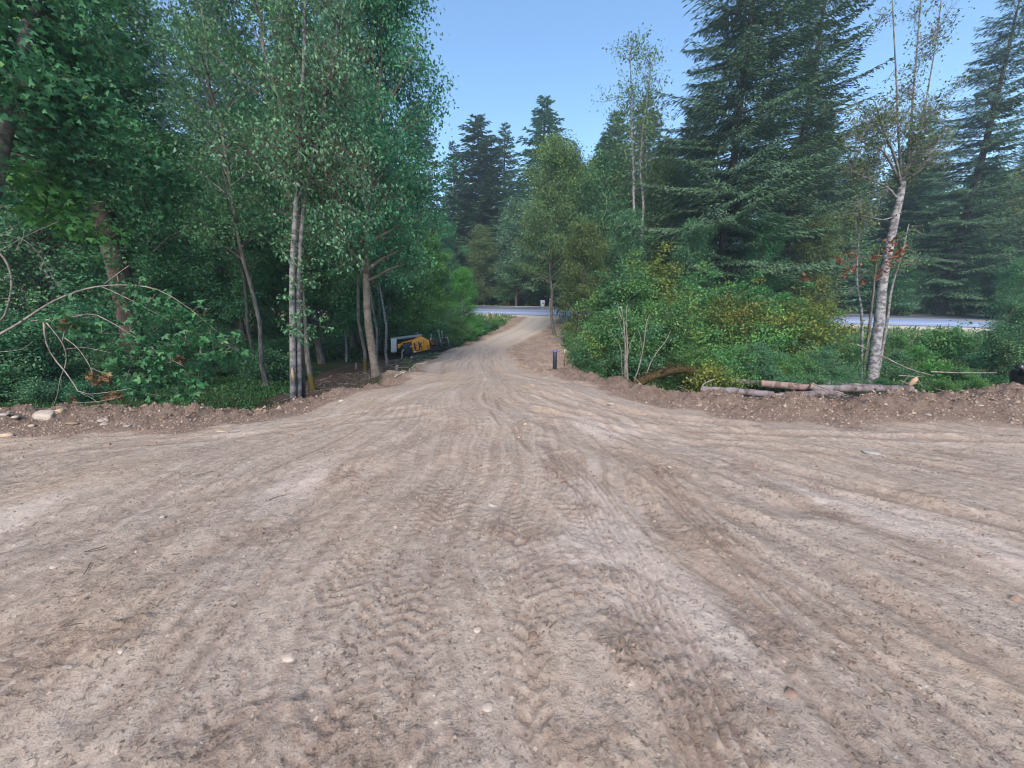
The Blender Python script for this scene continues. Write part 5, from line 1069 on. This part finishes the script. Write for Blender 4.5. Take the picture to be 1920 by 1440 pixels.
# ---- pipe, stakes, posts, bin -------------------------------------------------------------
p = on(1040, 692); root = empty('well_casing', tuple(p)); T = MB(); T.tube([(0, 0, -.2), (0, 0, .44), (0, 0, .50)], .060, 20); T.build('pipe', M['casing'], root, True)
T = MB(); T.tube([(0, 0, .485), (0, 0, .50), (0, 0, .53), (0, 0, .535)], [.070, .074, .074, .065], 20); T.build('cap', M['blue_cap'], root, False); tag(root, 'dark blue standing pipe with a bright blue cap right of the driveway throat', 'pipe')
p = on(1058, 688); root = empty('survey_stake', tuple(p)); T = MB(); T.box((0, 0, .22), (.035, .02, .52)); T.build('stake', M['rust'], root); T = MB(); T.box((0, -.002, .56), (.05, .026, .16)); T.build('stake_top', M['stake_wood'], root); tag(root, 'thin reddish stake with a pale top behind the capped pipe', 'stake')
p = on(1039, 664); T = MB(); T.box((0, 0, .15), (.04, .03, .5), rot=((1, 0, -.12), (0, 1, 0), (.12, 0, 1))); o = T.build('wood_lath', M['orange_wood'], None); o.location = p; tag(o, 'short orange lath standing above and left of the capped pipe', 'stake')
p = on(921, 602); root = empty('marker_post', tuple(p)); T = MB(); T.box((0, 0, .45), (.10, .07, 1.0)); T.build('post', M['rust'], root); T = MB(); T.box((.03, -.04, .88), (.08, .012, .14)); T.build('reflector', M['white_plastic'], root); tag(root, 'rust brown marker post on the verge left of the driveway mouth', 'post')
yb = road_far(5)[0] + .8; xb = xpos(1017, 570, yb); zb = road_far(xb)[1]
root = empty('wheeled_bin', (xb, yb, zb - .03), .15); T = MB(); V_ = [(-.24, -.22, .06), (.24, -.22, .06), (.24, .24, .06), (-.24, .24, .06), (-.31, -.33, .92), (.31, -.33, .92), (.31, .33, .92), (-.31, .33, .92)]
T.add(V_, [(0, 3, 2, 1), (4, 5, 6, 7), (0, 1, 5, 4), (1, 2, 6, 5), (2, 3, 7, 6), (3, 0, 4, 7)]); T.build('body', M['bin_blue'], root, bevel=.03)
T = MB(); T.prism([(-.34, .93), (.34, .93), (.33, .98), (0, 1.03), (-.33, .98)], -.36, .36); T.build('lid', M['bin_blue'], root, bevel=.015)
T = MB(); T.box((0, -.335, .62), (.2, .012, .16), rot=((1, 0, 0), (0, 1, -.12), (0, .12, 1))); T.build('badge', M['bin_dark'], root)
T = MB(); T.tube([(-.30, .40, .90), (.30, .40, .90)], .02, 8); T.build('handle', M['bin_dark'], root)
for s in (-1, 1): T = MB(); T.tube([(s * .22, .26, .11), (s * .30, .26, .11)], .11, 14); T.build('wheel', M['rubber'], root)
tag(root, 'grey-blue wheeled rubbish bin standing across the highway opposite the driveway', 'bin')
xm = xpos(1031, 570, yb + .3); root = empty('mailbox', (xm, yb + .3, road_far(xm)[1] - .05)); T = MB(); T.box((0, 0, .5), (.09, .09, 1.1)); T.build('post', M['stake_wood'], root); T = MB(); T.prism([(-.1, 1.05), (.1, 1.05), (.1, 1.18), (.06, 1.25), (-.06, 1.25), (-.1, 1.18)], -.24, .24); T.build('box', M['galvanised'], root); tag(root, 'small mailbox on a post just right of the wheeled bin', 'mailbox')
# black bag
rr = np.random.default_rng(4); me = rock_mesh(97, (.62, .5, .42), 4); 
for v in me.vertices:
    c = v.co; kx = .04 * math.sin(c.x * 23 + c.z * 17) + .03 * math.sin(c.y * 31 - c.x * 19); c *= 1 + kx; c.z += max(0, -c.x - .05) * .8
root = empty('rubbish_bag', tuple(C(1935, 716, 6.6))); link('sack', me, M['black_bag'], root); T = MB(); T.tube([(-.20, 0, .17), (-.25, 0, .24), (-.31, .02, .29)], [.07, .03, .055], 8); T.build('knot', M['black_bag'], root, True)
tag(root, 'shiny black plastic sack half behind the berm at the right edge', 'bag')
print('all', time.time() - T0)

# ------------------------------------------------------------------ haze
T = MB(); T.box((0, 70, 24), (360, 300, 72)); m, t = newmat('haze'); v = N(t, 'ShaderNodeVolumePrincipled'); v.inputs['Density'].default_value = .0012; v.inputs['Color'].default_value = (.66, .84, 1, 1); v.inputs['Anisotropy'].default_value = .2
t.links.new(v.outputs[0], N(t, 'ShaderNodeOutputMaterial').inputs['Volume'])
tag(T.build('haze', m), 'thin blue evening air', 'haze', kind='stuff')
